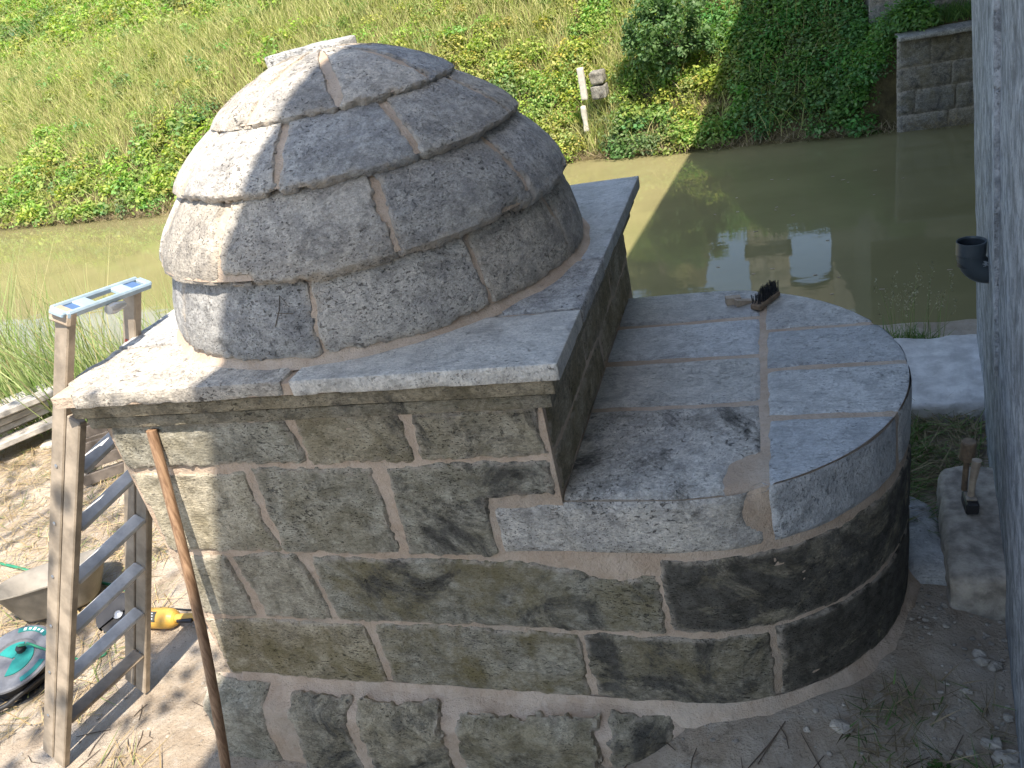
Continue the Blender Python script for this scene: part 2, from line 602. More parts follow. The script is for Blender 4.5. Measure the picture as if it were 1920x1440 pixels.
def ground_z(x, y):
    x, y = np.asarray(x, float), np.asarray(y, float)
    d = foot_dist(x, y)
    zfoot = -1.84 + 0.36 * ss(-1.25, -0.2, x)
    zfar = -1.86 + 0.25 * ss(-1.8, -0.2, x)
    z = zfoot + (zfar - zfoot) * ss(0.02, 0.55, d)
    z = z + ss(3.0, 3.8, y) * ss(-1.5, 0, x) * 0.05
    P = np.stack([x, y, x * 0], -1)
    z = z + 0.035 * fbm(P, 1.7, 3, 3) + 0.014 * fbm(P, 7, 2, 5)
    yn = 5.05 + 0.05 * np.maximum(-x - 2, 0) + 0.12 * np.sin(x * 1.3)
    z = z - 2.6 * ss(yn, yn + 2.0, y)
    yw = np.interp(x, YW_X, YW_Y)
    t = y - yw
    bank = ZW + 0.82 * t
    bank = np.where(t > 4.5, ZW + 0.82 * 4.5 + 0.55 * (t - 4.5), bank)
    bank = np.where(t > 16, ZW + 0.82 * 4.5 + 0.55 * 11.5 + 0.02 * (t - 16), bank)
    flat = np.minimum(bank, -0.70 + 0.05 * np.maximum(t - 3.2, 0))
    bank = bank + (flat - bank) * ss(-3.2, -2.2, x)
    ledge = np.where(t < 0.35, -4.4, -1.57 + 0.04 * np.maximum(y - 19, 0) + 0.45 * np.maximum(y - 24, 0) * (y < 36) + 5.4 * (y >= 36))
    bank = bank + (ledge - bank) * ss(1.5, 2.5, x)
    bank = np.maximum(bank, -4.4)
    bank = bank + 0.12 * fbm(P, 0.6, 3, 9) * ss(0.2, 2, t)
    return np.where(y < 11, z, bank)


def spread(a, b, dense, far, lo, hi):
    """coordinates dense in [a,b], coarse out to lo..hi"""
    mid = list(np.arange(a, b + 1e-6, dense))
    l, s = [], far
    q = a
    while q > lo:
        q -= s
        s *= 1.35
        l.append(q)
    r, s = [], far
    q = mid[-1]
    while q < hi:
        q += s
        s *= 1.35
        r.append(q)
    return np.array(l[::-1] + mid + r)


gx = np.concatenate([spread(-9.0, 1.6, 0.06, 0.3, -900, 900)])
gy = np.concatenate([spread(-1.0, 7.4, 0.06, 0.25, -900, 7.4), np.arange(7.9, 15.0, 0.9), np.arange(15.2, 33, 0.28),
                     33 + np.cumsum(1.3 ** np.arange(1, 22))])
gy = np.unique(np.round(gy[gy < 900], 4))
GX, GY = np.meshgrid(gx, gy, indexing='ij')
GZ = ground_z(GX, GY)
ground = mk('ground', np.stack([GX, GY, GZ], -1).reshape(-1, 3), grid_faces(len(gx), len(gy)), M['earth'], origin=(0, 0, 0))
tag(ground, 'trampled tan earth around the pillar running down to the river', 'ground', kind='structure')
wx, wy = np.linspace(-300, 300, 9), np.linspace(5.5, 30, 5)
WX, WY = np.meshgrid(wx, wy, indexing='ij')
river = mk('water', np.stack([WX, WY, WX * 0 + ZW], -1).reshape(-1, 3), grid_faces(9, 5), M['water'], origin=(0, 10, ZW))
tag(river, 'murky olive river behind the domed pillar', 'river', kind='structure')


# ------------------------------------------------------------------ stone patches: a joint-edged stone on any surface
def poly_sdf(U, V, poly):
    """signed distance, positive inside"""
    px = np.array([p[0] for p in poly])
    py = np.array([p[1] for p in poly])
    d = np.full(U.shape, 1e9)
    inside = np.zeros(U.shape, bool)
    n = len(poly)
    for i in range(n):
        ax, ay, bx, by = px[i], py[i], px[(i + 1) % n], py[(i + 1) % n]
        ex, ey = bx - ax, by - ay
        wx_, wy_ = U - ax, V - ay
        t = np.clip((wx_ * ex + wy_ * ey) / (ex * ex + ey * ey + 1e-12), 0, 1)
        d = np.minimum(d, np.hypot(wx_ - ex * t, wy_ - ey * t))
        c = ((ay > V) != (by > V)) & (U < ex * (V - ay) / (ey + 1e-12 * (ey == 0)) + ax)
        inside ^= c
    return np.where(inside, d, -d)


def patch(surf, poly, parent, mat, res=0.0095, proud=0.0045, sink=0.03, edge=0.006, rough=0.010, relief=0.006, seed=0,
          color=(0.2, 0.1, 0.5, 1), label=None, post=None, pad=0.015, name='stone', smear=0.026, drop=0.012, axis=None, grow=0.008):
    us, vs = [p[0] for p in poly], [p[1] for p in poly]
    u = np.linspace(min(us) - pad, max(us) + pad, max(4, int((max(us) - min(us) + 2 * pad) / res)))
    v = np.linspace(min(vs) - pad, max(vs) + pad, max(4, int((max(vs) - min(vs) + 2 * pad) / res)))
    U, V = np.meshgrid(u, v, indexing='ij')
    P, N = surf(U, V)
    d = poly_sdf(U, V, poly) + grow
    d = d + rough * fbm(P, 13, 3, seed) + rough * 0.6 * vnoise(P, 48, seed + 3)
    d = d - 0.035 * np.maximum(0, fbm(P, 5, 2, seed + 21) - 0.42) * (rough / 0.01)
    if axis is not None:                  # bites broken out of the lip
        d = d - 0.024 * ss(0.28, 0.5, fbm(P, 12, 2, seed + 31)) * ss(0.06, 0.02, V - min(vs))
    inn = ss(0, edge, d)
    h = proud * inn - sink * ss(0, drop, -d)
    h = h + inn * np.maximum(relief * (0.35 + fbm(P, 5, 3, seed + 7)) + relief * 0.35 * fbm(P, 28, 2, seed + 9), -proud * 0.4)
    h = h - inn * 0.003 * ss(0.45, 0.7, fbm(P * np.array([1, 1, 1.7]), 24, 2, seed + 11))
    Q = P + N * h[..., None]
    if axis is not None:                  # undercut lip: the sunk rim runs straight in towards the axis
        rad_ = np.stack([P[..., 0] - axis[0], P[..., 1] - axis[1], P[..., 0] * 0], -1)
        rad_ /= np.maximum(np.linalg.norm(rad_, axis=-1, keepdims=True), 1e-6)
        low = ((h < 0) & (V < min(vs) + 0.03))[..., None]
        cut = -0.012 * ss(0, 0.016, -d) - 0.055 * ss(0.018, 0.024, -d)
        Q = np.where(low, P + rad_ * cut[..., None] + np.array([0, 0, 1.0]) * np.clip(-d - 0.020, 0, 0.02)[..., None], Q)
    if post is not None:
        Q = post(Q)
    F = grid_faces(len(u), len(v))
    dead = (d < (-0.02 if axis is None else -0.034)).reshape(-1)
    F = F[~dead[F].all(1)]
    used = np.unique(F)
    mp = np.full(dead.size, -1)
    mp[used] = np.arange(len(used))
    o = mk(name, Q.reshape(-1, 3)[used], mp[F], mat, parent, color=color)
    at = o.data.attributes.new('rim', 'FLOAT', 'POINT')
    at.data.foreach_set('value', ss(smear, 0.0, d).reshape(-1)[used].astype(np.float32))
    if label:
        o['label'] = label
    return o


def quad(u0, u1, v0, v1, j=0.012, rng=random.Random(3), tilt=0.0):
    r = lambda: rng.uniform(-j, j)
    pts = [(u0 + r() - tilt, v0 + r()), ((u0 + u1) / 2, v0 + r() * 0.8), (u1 + r() - tilt, v0 + r()), (u1 + r(), (v0 + v1) / 2),
           (u1 + r() + tilt, v1 + r()), ((u0 + u1) / 2, v1 + r() * 0.8), (u0 + r() + tilt, v1 + r()), (u0 + r(), (v0 + v1) / 2)]
    return pts


# ------------------------------------------------------------------ the domed pillar
pillar = thing('domed_stone_pillar', (-1.53, 2.9, Z_BASE), 'domed stone pillar on a square cornice with a rounded lower tongue beside it', 'monument')

# ---- wall and tongue share one running surface: straight front, then the half round
S_ARC = TC[0] - XL                       # length of the straight front
S_END = S_ARC + TR * math.pi


def wall_surf(S, Z):
    S, Z = np.asarray(S, float), np.asarray(Z, float)
    a = np.clip((S - S_ARC) / TR, 0, math.pi)
    st = S <= S_ARC
    bk = S > S_END
    x = np.where(st, XL + S, np.where(bk, TC[0] - (S - S_END), TC[0] + TR * np.sin(a)))
    y = np.where(st, Y0, np.where(bk, TC[1] + TR, TC[1] - TR * np.cos(a)))
    nx = np.where(st | bk, 0, np.sin(a))
    ny = np.where(st, -1, np.where(bk, 1, -np.cos(a)))
    return np.stack([x, y, Z], -1), np.stack([nx, ny, Z * 0], -1)


def mortar_grid(surf, u0, u1, v0, v1, res=0.02, amp=0.004, seed=1, post=None):
    u = np.linspace(u0, u1, int((u1 - u0) / res) + 2)
    v = np.linspace(v0, v1, int((v1 - v0) / res) + 2)
    U, V = np.meshgrid(u, v, indexing='ij')
    P, N = surf(U, V)
    Q = P + N * (amp * fbm(P, 9, 3, seed))[..., None]
    if post is not None:
        Q = post(Q)
    return Q.reshape(-1, 3), grid_faces(len(u), len(v))


def join(parts):
    vs, fs, b = [], [], 0
    for v, f in parts:
        vs.append(v)
        fs.append(f + b)
        b += len(v)
    return np.concatenate(vs), np.concatenate(fs)


def plane_surf(o, eu, ev, n):
    o, eu, ev, n = (np.array(q, float) for q in (o, eu, ev, n))

    def f(U, V):
        P = o + U[..., None] * eu + V[..., None] * ev
        return P, np.broadcast_to(n, P.shape)
    return f


ZC = -0.17                                # underside of the cornice mouldings
left_surf = plane_surf((XL, Y0, 0), (0, 1, 0), (0, 0, 1), (-1, 0, 0))
right_surf = plane_surf((XR, Y0, 0), (0, 1, 0), (0, 0, 1), (1, 0, 0))
back_surf = plane_surf((XL, 3.74, 0), (1, 0, 0), (0, 0, 1), (0, 1, 0))
wall = mk('wall', *join([
    mortar_grid(wall_surf, 0, XR - XL, Z_TONGUE, ZC, seed=2),
    mortar_grid(wall_surf, 0, XR - XL, -1.55, Z_TONGUE, seed=2),
    mortar_grid(left_surf, 0, 3.74 - Y0, -1.9, ZC, 0.04, seed=3),
    mortar_grid(right_surf, 0, 3.74 - Y0, -1.9, ZC, 0.03, seed=4),
    mortar_grid(back_surf, 0, XR - XL, -1.9, ZC, 0.06, seed=5)]), M['mortar'], pillar)


def sx(x):
    return x - XL


rw = random.Random(5)
G = 0.013      # half joint
wc = lambda dk, al, li: (dk, al, li, 1)
front = [  # leftmost stones lightened, putting the sunlit strip into their colour
    # course 1
    (quad(sx(-2.345), sx(-1.60), -0.376 + G, -0.19, rng=rw), wc(0.22, 0.35, 0.75)),
    (quad(sx(-1.555), sx(-1.18), -0.372 + G, -0.19, rng=rw), wc(0.5, 0.45, 0.50)),
    (quad(sx(-1.14), sx(-0.728), -0.360 + G, -0.19, rng=rw), wc(0.62, 0.35, 0.42)),
    # course 2
    (quad(sx(-2.345), sx(-1.86), Z_J2 + G, -0.395, rng=rw), wc(0.22, 0.35, 0.85)),
    (quad(sx(-1.805), sx(-1.345), Z_J2 + G, -0.40, rng=rw), wc(0.42, 0.4, 0.56)),
    ([(sx(-1.295), Z_J2 + G), (sx(-1.15), Z_J2 + G - 0.004), (sx(-0.975), Z_J2 + G), (sx(-0.97), -0.6), (sx(-0.965), -0.515),
      (sx(-0.85), -0.508), (sx(-0.728), -0.505), (sx(-0.728), -0.385), (sx(-1.0), -0.388), (sx(-1.285), -0.40)], wc(0.72, 0.35, 0.40)),
    # course 3
    (quad(sx(-2.345), sx(-2.105), Z_J3 + G, Z_J2 - G, rng=rw), wc(0.12, 0.2, 0.85)),
    (quad(sx(-2.06), sx(-1.755), Z_J3 + G, Z_J2 - G, rng=rw, tilt=-0.02), wc(0.1, 0.08, 0.62)),
    ([(sx(-1.70), Z_J3 + G), (sx(-1.1), Z_J3 + G + 0.006), (sx(-0.445), Z_J3 + G), (sx(-0.44), -0.95), (sx(-0.445), -0.852), (sx(-0.50), -0.872), (sx(-0.58), -0.880),
      (sx(-0.66), -0.868), (sx(-0.74), -0.832), (sx(-0.84), -0.806), (sx(-1.1), -0.800), (sx(-1.71), -0.797), (sx(-1.72), -0.95)], wc(0.55, 0.75, 0.47)),
    # course 4
    (quad(sx(-2.345), sx(-1.615), Z_BASE + 0.012, Z_J3 - G, rng=rw), wc(0.25, 0.8, 0.5)),
    (quad(sx(-1.56), sx(-0.755), Z_BASE + 0.012, Z_J3 - G, rng=rw), wc(0.45, 1.0, 0.42)),
]
for i, (poly, c) in enumerate(front):
    patch(wall_surf, poly, wall, M['wall'], color=c, seed=40 + i, rough=0.011, relief=0.009)
# right flank of the body above the tongue
for i, (a, b, z0, z1) in enumerate([(0.035, 0.58, -0.355, -0.18), (0.62, 1.2, -0.36, -0.18), (1.24, 1.675, -0.355, -0.18),
                                    (0.035, 0.85, -0.52, -0.39), (0.9, 1.675, -0.52, -0.39), (1.63, 1.675, -0.76, -0.56), (1.63, 1.675, -1.1, -0.8), (1.63, 1.675, -1.45, -1.14)]):
    patch(right_surf, quad(a, b, z0, z1, rng=rw), wall, M['wall'], color=wc(0.35, 0.6, 0.42), seed=70 + i)
# left and back faces
for i, z0, z1 in ((0, -0.37, -0.19), (1, -0.76, -0.39), (2, -1.10, -0.79), (3, -1.44, -1.13), (4, -1.8, -1.48)):
    for a, b in ((0.02, 0.8 - 0.2 * (i % 2)), (0.84 - 0.2 * (i % 2), 1.69)):
        patch(left_surf, quad(a, b, z0, z1, rng=rw), wall, M['wall'], color=wc(0.2, 0.4, 0.5), seed=80 + i, res=0.025)
        patch(back_surf, quad(a, min(b, 1.62), z0, z1, rng=rw), wall, M['wall'], color=wc(0.2, 0.4, 0.5), seed=90 + i, res=0.03)

# ---- rounded tongue
tongue_mats = None


def round_arris(rad_fn):
    """round the upper arris of the tongue"""
    def f(Q):
        sh = Q.shape
        q = Q.reshape(-1, 3).copy()
        # inside distance from the outline, with outward direction
        dx, dy = q[:, 0] - TC[0], q[:, 1] - TC[1]
        rr = np.hypot(dx, dy)
        arc = q[:, 0] > TC[0]
        ox = np.where(arc, dx / np.maximum(rr, 1e-6), 0)
        oy = np.where(arc, dy / np.maximum(rr, 1e-6), np.sign(dy))
        a = np.where(arc, TR - rr, TR - np.abs(dy))
        b = Z_TONGUE - q[:, 2]
        rho = rad_fn(q)
        ca, cb = rho - a, rho - b
        m = (ca > 0) & (cb > 0)
        L = np.hypot(ca, cb)
        pro = np.maximum(np.maximum(ca, cb) - rho, -0.02)
        k = np.where(m, (rho + pro) / np.maximum(L, 1e-6), 1)
        na, nb = rho - ca * k, rho - cb * k
        q[:, 0] = np.where(m, q[:, 0] - ox * (na - a), q[:, 0])
        q[:, 1] = np.where(m, q[:, 1] - oy * (na - a), q[:, 1])
        q[:, 2] = np.where(m, Z_TONGUE - nb, q[:, 2])
        return q.reshape(sh)
    return f


def arris_radius(q):
    old = (q[:, 0] < -0.09) & (q[:, 1] < 2.6)
    n = fbm(q, 7, 2, 5)
    return np.where(old, 0.042 + 0.022 * n, 0.010 + 0.003 * n)


soften = round_arris(arris_radius)


def outline_x(y):
    return TC[0] + np.sqrt(np.maximum(TR ** 2 - (np.asarray(y, float) - TC[1]) ** 2, 0))


def outline_y(x, sgn=-1):
    return TC[1] + sgn * np.where(np.asarray(x) <= TC[0], TR, np.sqrt(np.maximum(TR ** 2 - (np.asarray(x, float) - TC[0]) ** 2, 0)))


def tongue_top(x0, x1, y0, y1, jl, seed, proud=0.005, n=0.014):
    """top face of one tongue stone: x0..x1, y0..y1, any bound may be None = the outline. jl: joint sides to sink"""
    nu = max(6, int(((x1 if x1 is not None else 0.42) - x0) / n))
    nv = max(6, int(((y1 if y1 is not None else 3.63) - (y0 if y0 is not None else Y0)) / n))
    t, s = np.meshgrid(np.linspace(0, 1, nu), np.linspace(0, 1, nv), indexing='ij')
    if x1 is not None:                       # left stones: bounded in x, outline in y
        x = x0 + (x1 - x0) * t
        ya = outline_y(x, -1) if y0 is None else y0 + 0 * x
        yb = outline_y(x, 1) if y1 is None else y1 + 0 * x
        y = ya + (yb - ya) * s
    else:
        ya = y0 if y0 is not None else float(outline_y(x0, -1))
        yb = y1 if y1 is not None else float(outline_y(x0, 1))
        y = ya + (yb - ya) * s
        x = x0 + (outline_x(y) - x0) * t
    P = np.stack([x, y, x * 0 + Z_TONGUE], -1)
    d = np.full(x.shape, 9.0)
    if 'l' in jl:
        d = np.minimum(d, x - x0)
    if 'r' in jl and x1 is not None:
        d = np.minimum(d, x1 - x)
    if 'f' in jl and y0 is not None:
        d = np.minimum(d, y - y0)
    if 'b' in jl and y1 is not None:
        d = np.minimum(d, y1 - y)
    d = d - 0.0155 + 0.006 * fbm(P, 14, 3, seed)
    if seed == 1:                             # lost corner packed with mortar
        d = np.minimum(d, 0.9 * (np.hypot(x + 0.035, y - 2.10) - 0.175 - 0.03 * fbm(P, 9, 3, 77)))
    inn = ss(0, 0.008, d)
    h = proud * inn - 0.02 * ss(0, 0.014, -d) + inn * (0.004 * fbm(P, 4, 3, seed) + 0.0012 * fbm(P, 25, 2, seed))
    h = np.where(seed == 1, h - inn * 0.004 * ss(0.4, 0.7, fbm(P, 26, 2, 8)), h)
    P[..., 2] += h
    return P.reshape(-1, 3), grid_faces(nu, nv)


def tongue_side(s0, s1, z0, z1, js, seed, n=0.014, proud=0.006):
    nu, nv = max(6, int((s1 - s0) / n)), max(6, int((z1 - z0) / n))
    S, Z = np.meshgrid(np.linspace(s0, s1, nu), np.linspace(z0, z1, nv), indexing='ij')
    P, N = wall_surf(S, Z)
    d = np.full(S.shape, 9.0)
    if 'l' in js:
        d = np.minimum(d, S - s0)
    if 'r' in js:
        d = np.minimum(d, s1 - S)
    if 'b' in js:
        d = np.minimum(d, Z - z0)
    d = d - 0.014 + 0.008 * fbm(P, 13, 3, seed)
    if seed == 1:
        d = np.minimum(d, 0.9 * (np.hypot(P[..., 0] + 0.02, (P[..., 2] + 0.60)) - 0.13 - 0.03 * fbm(P, 9, 3, 71)))
    inn = ss(0, 0.01, d)
    h = proud * inn - 0.025 * ss(0, 0.016, -d) + inn * (0.006 * fbm(P, 5, 3, seed) + 0.002 * fbm(P, 26, 2, seed))
    P = P + N * h[..., None]
    return P.reshape(-1, 3), grid_faces(nu, nv)


XJ = -0.075
SJ = float(S_ARC + TR * math.asin((XJ - TC[0]) / TR))
top_core = []
for (a, b, c, d_) in ((XR - 0.01, XJ, None, None), (XJ, None, None, None)):
    v, f = tongue_top(a, b, c, d_, '', 3, proud=0.0, n=0.025)
    v[:, 2] -= 0.001
    top_core.append((v, f))
side_core = mortar_grid(wall_surf, XR - XL - 0.3, S_END + 0.3, -1.60, Z_TONGUE, 0.02, 0.004, 6)
vv, ff = join(top_core + [side_core])
tongue = mk('rounded_tongue', soften(vv), ff, M['mortar'], pillar)
s_right = lambda y: float(S_ARC + TR * math.acos((TC[1] - y) / TR))
tops = [
    (XR, XJ, None, 2.585, 'rb', 1, (sx(-0.955), SJ), 'l', wc(0.48, 0.2, 0.85)),
    (XR, XJ, 2.585, 2.95, 'rfb', 2, None, '', wc(0.10, 0.0, 0.50)),
    (XR, XJ, 2.95, 3.30, 'rfb', 3, None, '', wc(0.10, 0.0, 0.50)),
    (XR, XJ, 3.30, None, 'rf', 4, (S_END - 0.10 - (SJ - S_ARC), S_END + 0.30), 'lr', wc(0.05, 0.0, 0.54)),
    (XJ, None, None, 2.48, 'lb', 5, (SJ, s_right(2.48)), 'lr', wc(0.06, 0.0, 0.50)),
    (XJ, None, 2.48, 2.83, 'lfb', 6, (s_right(2.48), s_right(2.83)), 'lr', wc(0.10, 0.0, 0.50)),
    (XJ, None, 2.83, 3.165, 'lfb', 7, (s_right(2.83), s_right(3.165)), 'lr', wc(0.10, 0.0, 0.50)),
    (XJ, None, 3.165, None, 'lf', 8, (s_right(3.165), S_END - (SJ - S_ARC)), 'lr', wc(0.06, 0.0, 0.50)),
]
for (x0, x1, y0, y1, jl, seed, side, js, c) in tops:
    ps = [tongue_top(x0 + (0.003 if x1 is not None else 0), x1, y0, y1, jl, seed)]
    if side:
        s0, s1 = side
        if seed == 4:
            s0 = S_END - (SJ - S_ARC)
        ps.append(tongue_side(s0, s1, Z_J2 + 0.004, Z_TONGUE, js.replace('l', 'l') + ('r' if seed == 1 else '') + 'b', seed))
    v, f = join(ps)
    v = soften(v)
    mk('stone', v, f, M['slab'] if seed != 1 else M['dome'], tongue, color=c)
# side courses of the tongue below the top stones
side = [
    (sx(-0.405), s_right(2.70), Z_J3, Z_J2, wc(0.82, 0.3, 0.36)), (s_right(2.74), s_right(3.5), Z_J3, Z_J2, wc(0.9, 0.2, 0.3)),
    (sx(-0.715), sx(-0.10), Z_BASE, Z_J3, wc(0.66, 0.6, 0.42)), (sx(-0.055), s_right(2.95), Z_BASE, Z_J3, wc(0.90, 0.2, 0.34)),
    (s_right(2.99), S_END, Z_BASE, Z_J3, wc(0.9, 0.2, 0.3)),
]
for i, (a, b, z0, z1, c) in enumerate(side):
    patch(wall_surf, quad(a, b, z0 + G, z1 - G - (0.012 if z1 == Z_J2 else 0), rng=rw), tongue, M['wall'], color=c, seed=120 + i, rough=0.010, relief=0.006)

# ---- plinth
PB = [(0.0, Y0 + 0.0, Z_BASE), (0.135, Y0 - 0.122, Z_BASE - 0.058), (0.165, Y0 - 0.136, Z_BASE - 0.085), (0.55, Y0 - 0.142, -1.95)]


def plinth_surf(U, V):
    t = [p[0] for p in PB]
    fade = 1 - ss(-0.62, -0.22, U)
    y = outline_y(U) + (np.interp(V, t, [p[1] for p in PB]) - Y0) * fade
    z = np.interp(V, t, [p[2] for p in PB]) - 0.03 * (1 - fade) * ss(0.0, 0.1, V)
    e = 0.004
    ty = np.interp(V + e, t, [p[1] for p in PB]) - np.interp(V - e, t, [p[1] for p in PB])
    tz = np.interp(V + e, t, [p[2] for p in PB]) - np.interp(V - e, t, [p[2] for p in PB])
    L = np.maximum(np.hypot(ty, tz), 1e-9)
    N = np.stack([U * 0, tz / L, -ty / L], -1)
    return np.stack([U, y, z], -1), N


sk_s = np.linspace(sx(-2.3), S_END - 0.1, 260)
sk = []
for (o_, z_) in ((0.0, 0.020), (0.012, 0.004), (0.032, -0.012), (0.062, -0.030), (0.085, -0.060)):
    P_, N_ = wall_surf(sk_s, sk_s * 0 + Z_BASE + z_)
    w_ = 1 + 0.55 * fbm(P_, 6, 3, 91)
    sk.append(P_ + N_ * (o_ * w_ * 0.65 + 0.006)[:, None] + np.array([0, 0, 1]) * (0.008 * fbm(P_, 12, 2, 92))[:, None])
mk('mortar_skirt', np.stack(sk, 1).reshape(-1, 3), grid_faces(len(sk_s), 5), M['mortar'], tongue)
plinth_end = plane_surf((-2.45, Y0 - 0.1, 0), (0, 1, 0), (0, 0, 1), (-1, 0, 0))
endv = np.array([(-2.45, Y0 - 0.13, -1.54), (-2.45, Y0 - 0.142, -1.95), (-2.45, 3.8, -1.95), (-2.45, 3.8, -1.56), (XL, Y0, Z_BASE), (XL, 3.8, Z_BASE)])
plinth = mk('plinth', *join([mortar_grid(plinth_surf, -2.45, -0.25, 0, 0.5, seed=8), (endv, np.array([(0, 1, 2, 3), (4, 0, 3, 5)]))]), M['mortar'], pillar)
pl = [(-2.445, -2.16, 0.02, 0.50, wc(0.12, 0.25, 0.62), 0.008, 0.005), (-2.02, -1.775, 0.075, 0.47, wc(0.62, 0.25, 0.36), 0.018, 0.020),
      (-1.715, -1.345, 0.07, 0.46, wc(0.60, 0.4, 0.38), 0.02, 0.026), (-1.265, -0.72, 0.085, 0.44, wc(0.5, 0.5, 0.38), 0.022, 0.024),
      (-0.66, -0.46, 0.06, 0.4, wc(0.6, 0.4, 0.40), 0.02, 0.016), (-0.40, -0.27, 0.09, 0.4, wc(0.6, 0.4, 0.42), 0.02, 0.016)]
for i, (a, b, v0, v1, c, ro, rel) in enumerate(pl):
    patch(plinth_surf, quad(a, b, v0, v1, 0.016, rng=rw), plinth, M['wall'], color=c, seed=140 + i, rough=ro, relief=rel)


# ---- cornice
def rounded_stone(lo, hi, rad, relief, seed, n=0.022, chips=0.0, keep=None):
    """closed stone block: rounded box with surface relief and chipped arrises"""
    lo, hi = np.array(lo, float), np.array(hi, float)
    size = hi - lo
    vs, fs, b = [], [], 0
    for a in range(3):
        o1, o2 = (a + 1) % 3, (a + 2) % 3
        for sgn in (0, 1):
            nu, nv = max(3, int(size[o1] / n) + 2), max(3, int(size[o2] / n) + 2)
            tu = np.unique(np.clip(np.concatenate([np.linspace(0, 1, nu), [rad * .5 / size[o1], 1 - rad * .5 / size[o1]]]), 0, 1))
            tv = np.unique(np.clip(np.concatenate([np.linspace(0, 1, nv), [rad * .5 / size[o2], 1 - rad * .5 / size[o2]]]), 0, 1))
            U, V = np.meshgrid(tu, tv, indexing='ij')
            P = np.zeros(U.shape + (3,))
            P[..., a] = hi[a] if sgn else lo[a]
            P[..., o1] = lo[o1] + U * size[o1]
            P[..., o2] = lo[o2] + V * size[o2]
            F = grid_faces(len(tu), len(tv))
            if not sgn:
                F = F[:, ::-1]
            vs.append(P.reshape(-1, 3))
            fs.append(F + b)
            b += P.size // 3
    P, F = np.concatenate(vs), np.concatenate(fs)
    r = rad * (1 + 0.5 * fbm(P, 6, 2, seed)) + chips * ss(0.15, 0.55, fbm(P, 7, 3, seed + 5))
    r = np.minimum(r, size.min() * 0.48)[:, None]
    q = np.clip(P, lo + r, hi - r)
    dlt = P - q
    L = np.linalg.norm(dlt, axis=1, keepdims=True)
    nrm = dlt / np.maximum(L, 1e-9)
    Q = q + nrm * r
    Q = Q + nrm * (relief * fbm(Q, 6, 3, seed + 1) + relief * 0.35 * fbm(Q, 30, 2, seed + 2))[:, None]
    # weld
    key = np.round(P, 5)
    uq, ui, uinv = np.unique(key, axis=0, return_index=True, return_inverse=True)
    return Q[ui], uinv.reshape(-1)[F]


CX0, CX1, CY0, CY1 = -2.465, -0.600, 1.945, 3.825
CT = -0.056
cb = MB()
cb.box(((CX0 + CX1) / 2, (CY0 + CY1) / 2, CT / 2 - 0.004), ((CX1 - CX0) / 2 - 0.006, (CY1 - CY0) / 2 - 0.006, -CT / 2 - 0.007))
cornice = cb.build('cornice', M['mortar'], pillar)
tiers = [(-0.066, -0.080, 0.060), (-0.080, -0.118, 0.032), (-0.130, -0.144, 0.068), (-0.142, -0.176, 0.056)]
for i, (z1, z0, ins) in enumerate(tiers):
    v, f = rounded_stone((CX0 + ins, CY0 + ins, z0), (CX1 - ins, CY1 - ins, z1 + 0.012), 0.006, 0.002, 160 + i, 0.05, 0.003)
    mk('moulding', v, f, M['wall'], cornice, color=wc(0.45, 0.3, 0.36))
e = 0.0095
slabs = [((CX0, CY0, CT), (-1.495 - e, 2.32 - e, 0), wc(0.12, 0.0, 0.64), 0.03), ((-1.485 + e, CY0, CT), (CX1, 2.318 - e, 0), wc(0.03, 0.0, 0.62), 0.012),
         ((-1.2, 2.318 + e, CT), (CX1, 2.758 - e, 0), wc(0.3, 0.0, 0.62), 0.02), ((-1.2, 2.758 + e, CT), (CX1, CY1, 0), wc(0.03, 0.0, 0.50), 0.008),
         ((CX0, 2.32 + e, CT), (-1.9, 3.0 - e, 0), wc(0.12, 0.0, 0.64), 0.03), ((CX0, 3.0 + e, CT), (-1.7 - e, CY1, 0), wc(0.12, 0.0, 0.6), 0.02),
         ((-1.7 + e, 3.4, CT), (-1.2 - e, CY1, 0), wc(0.1, 0.0, 0.55), 0.01)]
for i, (lo, hi, c, ch) in enumerate(slabs):
    v, f = rounded_stone(lo, hi, 0.0045, 0.0045 if ch > 0.015 else 0.002, 170 + i, 0.02, ch)
    if i == 0:                                 # broken front-left corner
        dcor = np.hypot(v[:, 0] - CX0, v[:, 1] - CY0)
        k = ss(0.12, 0.0, dcor + 0.03 * fbm(v, 14, 3, 4))
        v[:, 2] -= k * 0.03 * (v[:, 2] > -0.03)
        v[:, 0] += k * 0.03
        v[:, 1] += k * 0.045
    mk('stone', v, f, M['slab'] if ch < 0.015 else M['dome'], cornice, color=c)

# ---- dome
DC = (-1.535, 2.89)
RINGS = [  # profile (z, r) of each lapped course, from its lower lip up
    [(-0.004, 0.822), (0.05, 0.825), (0.10, 0.818), (0.16, 0.802), (0.22, 0.780), (0.28, 0.747), (0.33, 0.708)],
    [(0.283, 0.800), (0.33, 0.783), (0.38, 0.754), (0.43, 0.713), (0.48, 0.664), (0.525, 0.613), (0.56, 0.570)],
    [(0.526, 0.662), (0.57, 0.624), (0.61, 0.576), (0.65, 0.516), (0.685, 0.456), (0.71, 0.408), (0.735, 0.355)],
    [(0.702, 0.462), (0.735, 0.418), (0.77, 0.357), (0.80, 0.290), (0.83, 0.205), (0.85, 0.11), (0.858, 0.0)]]


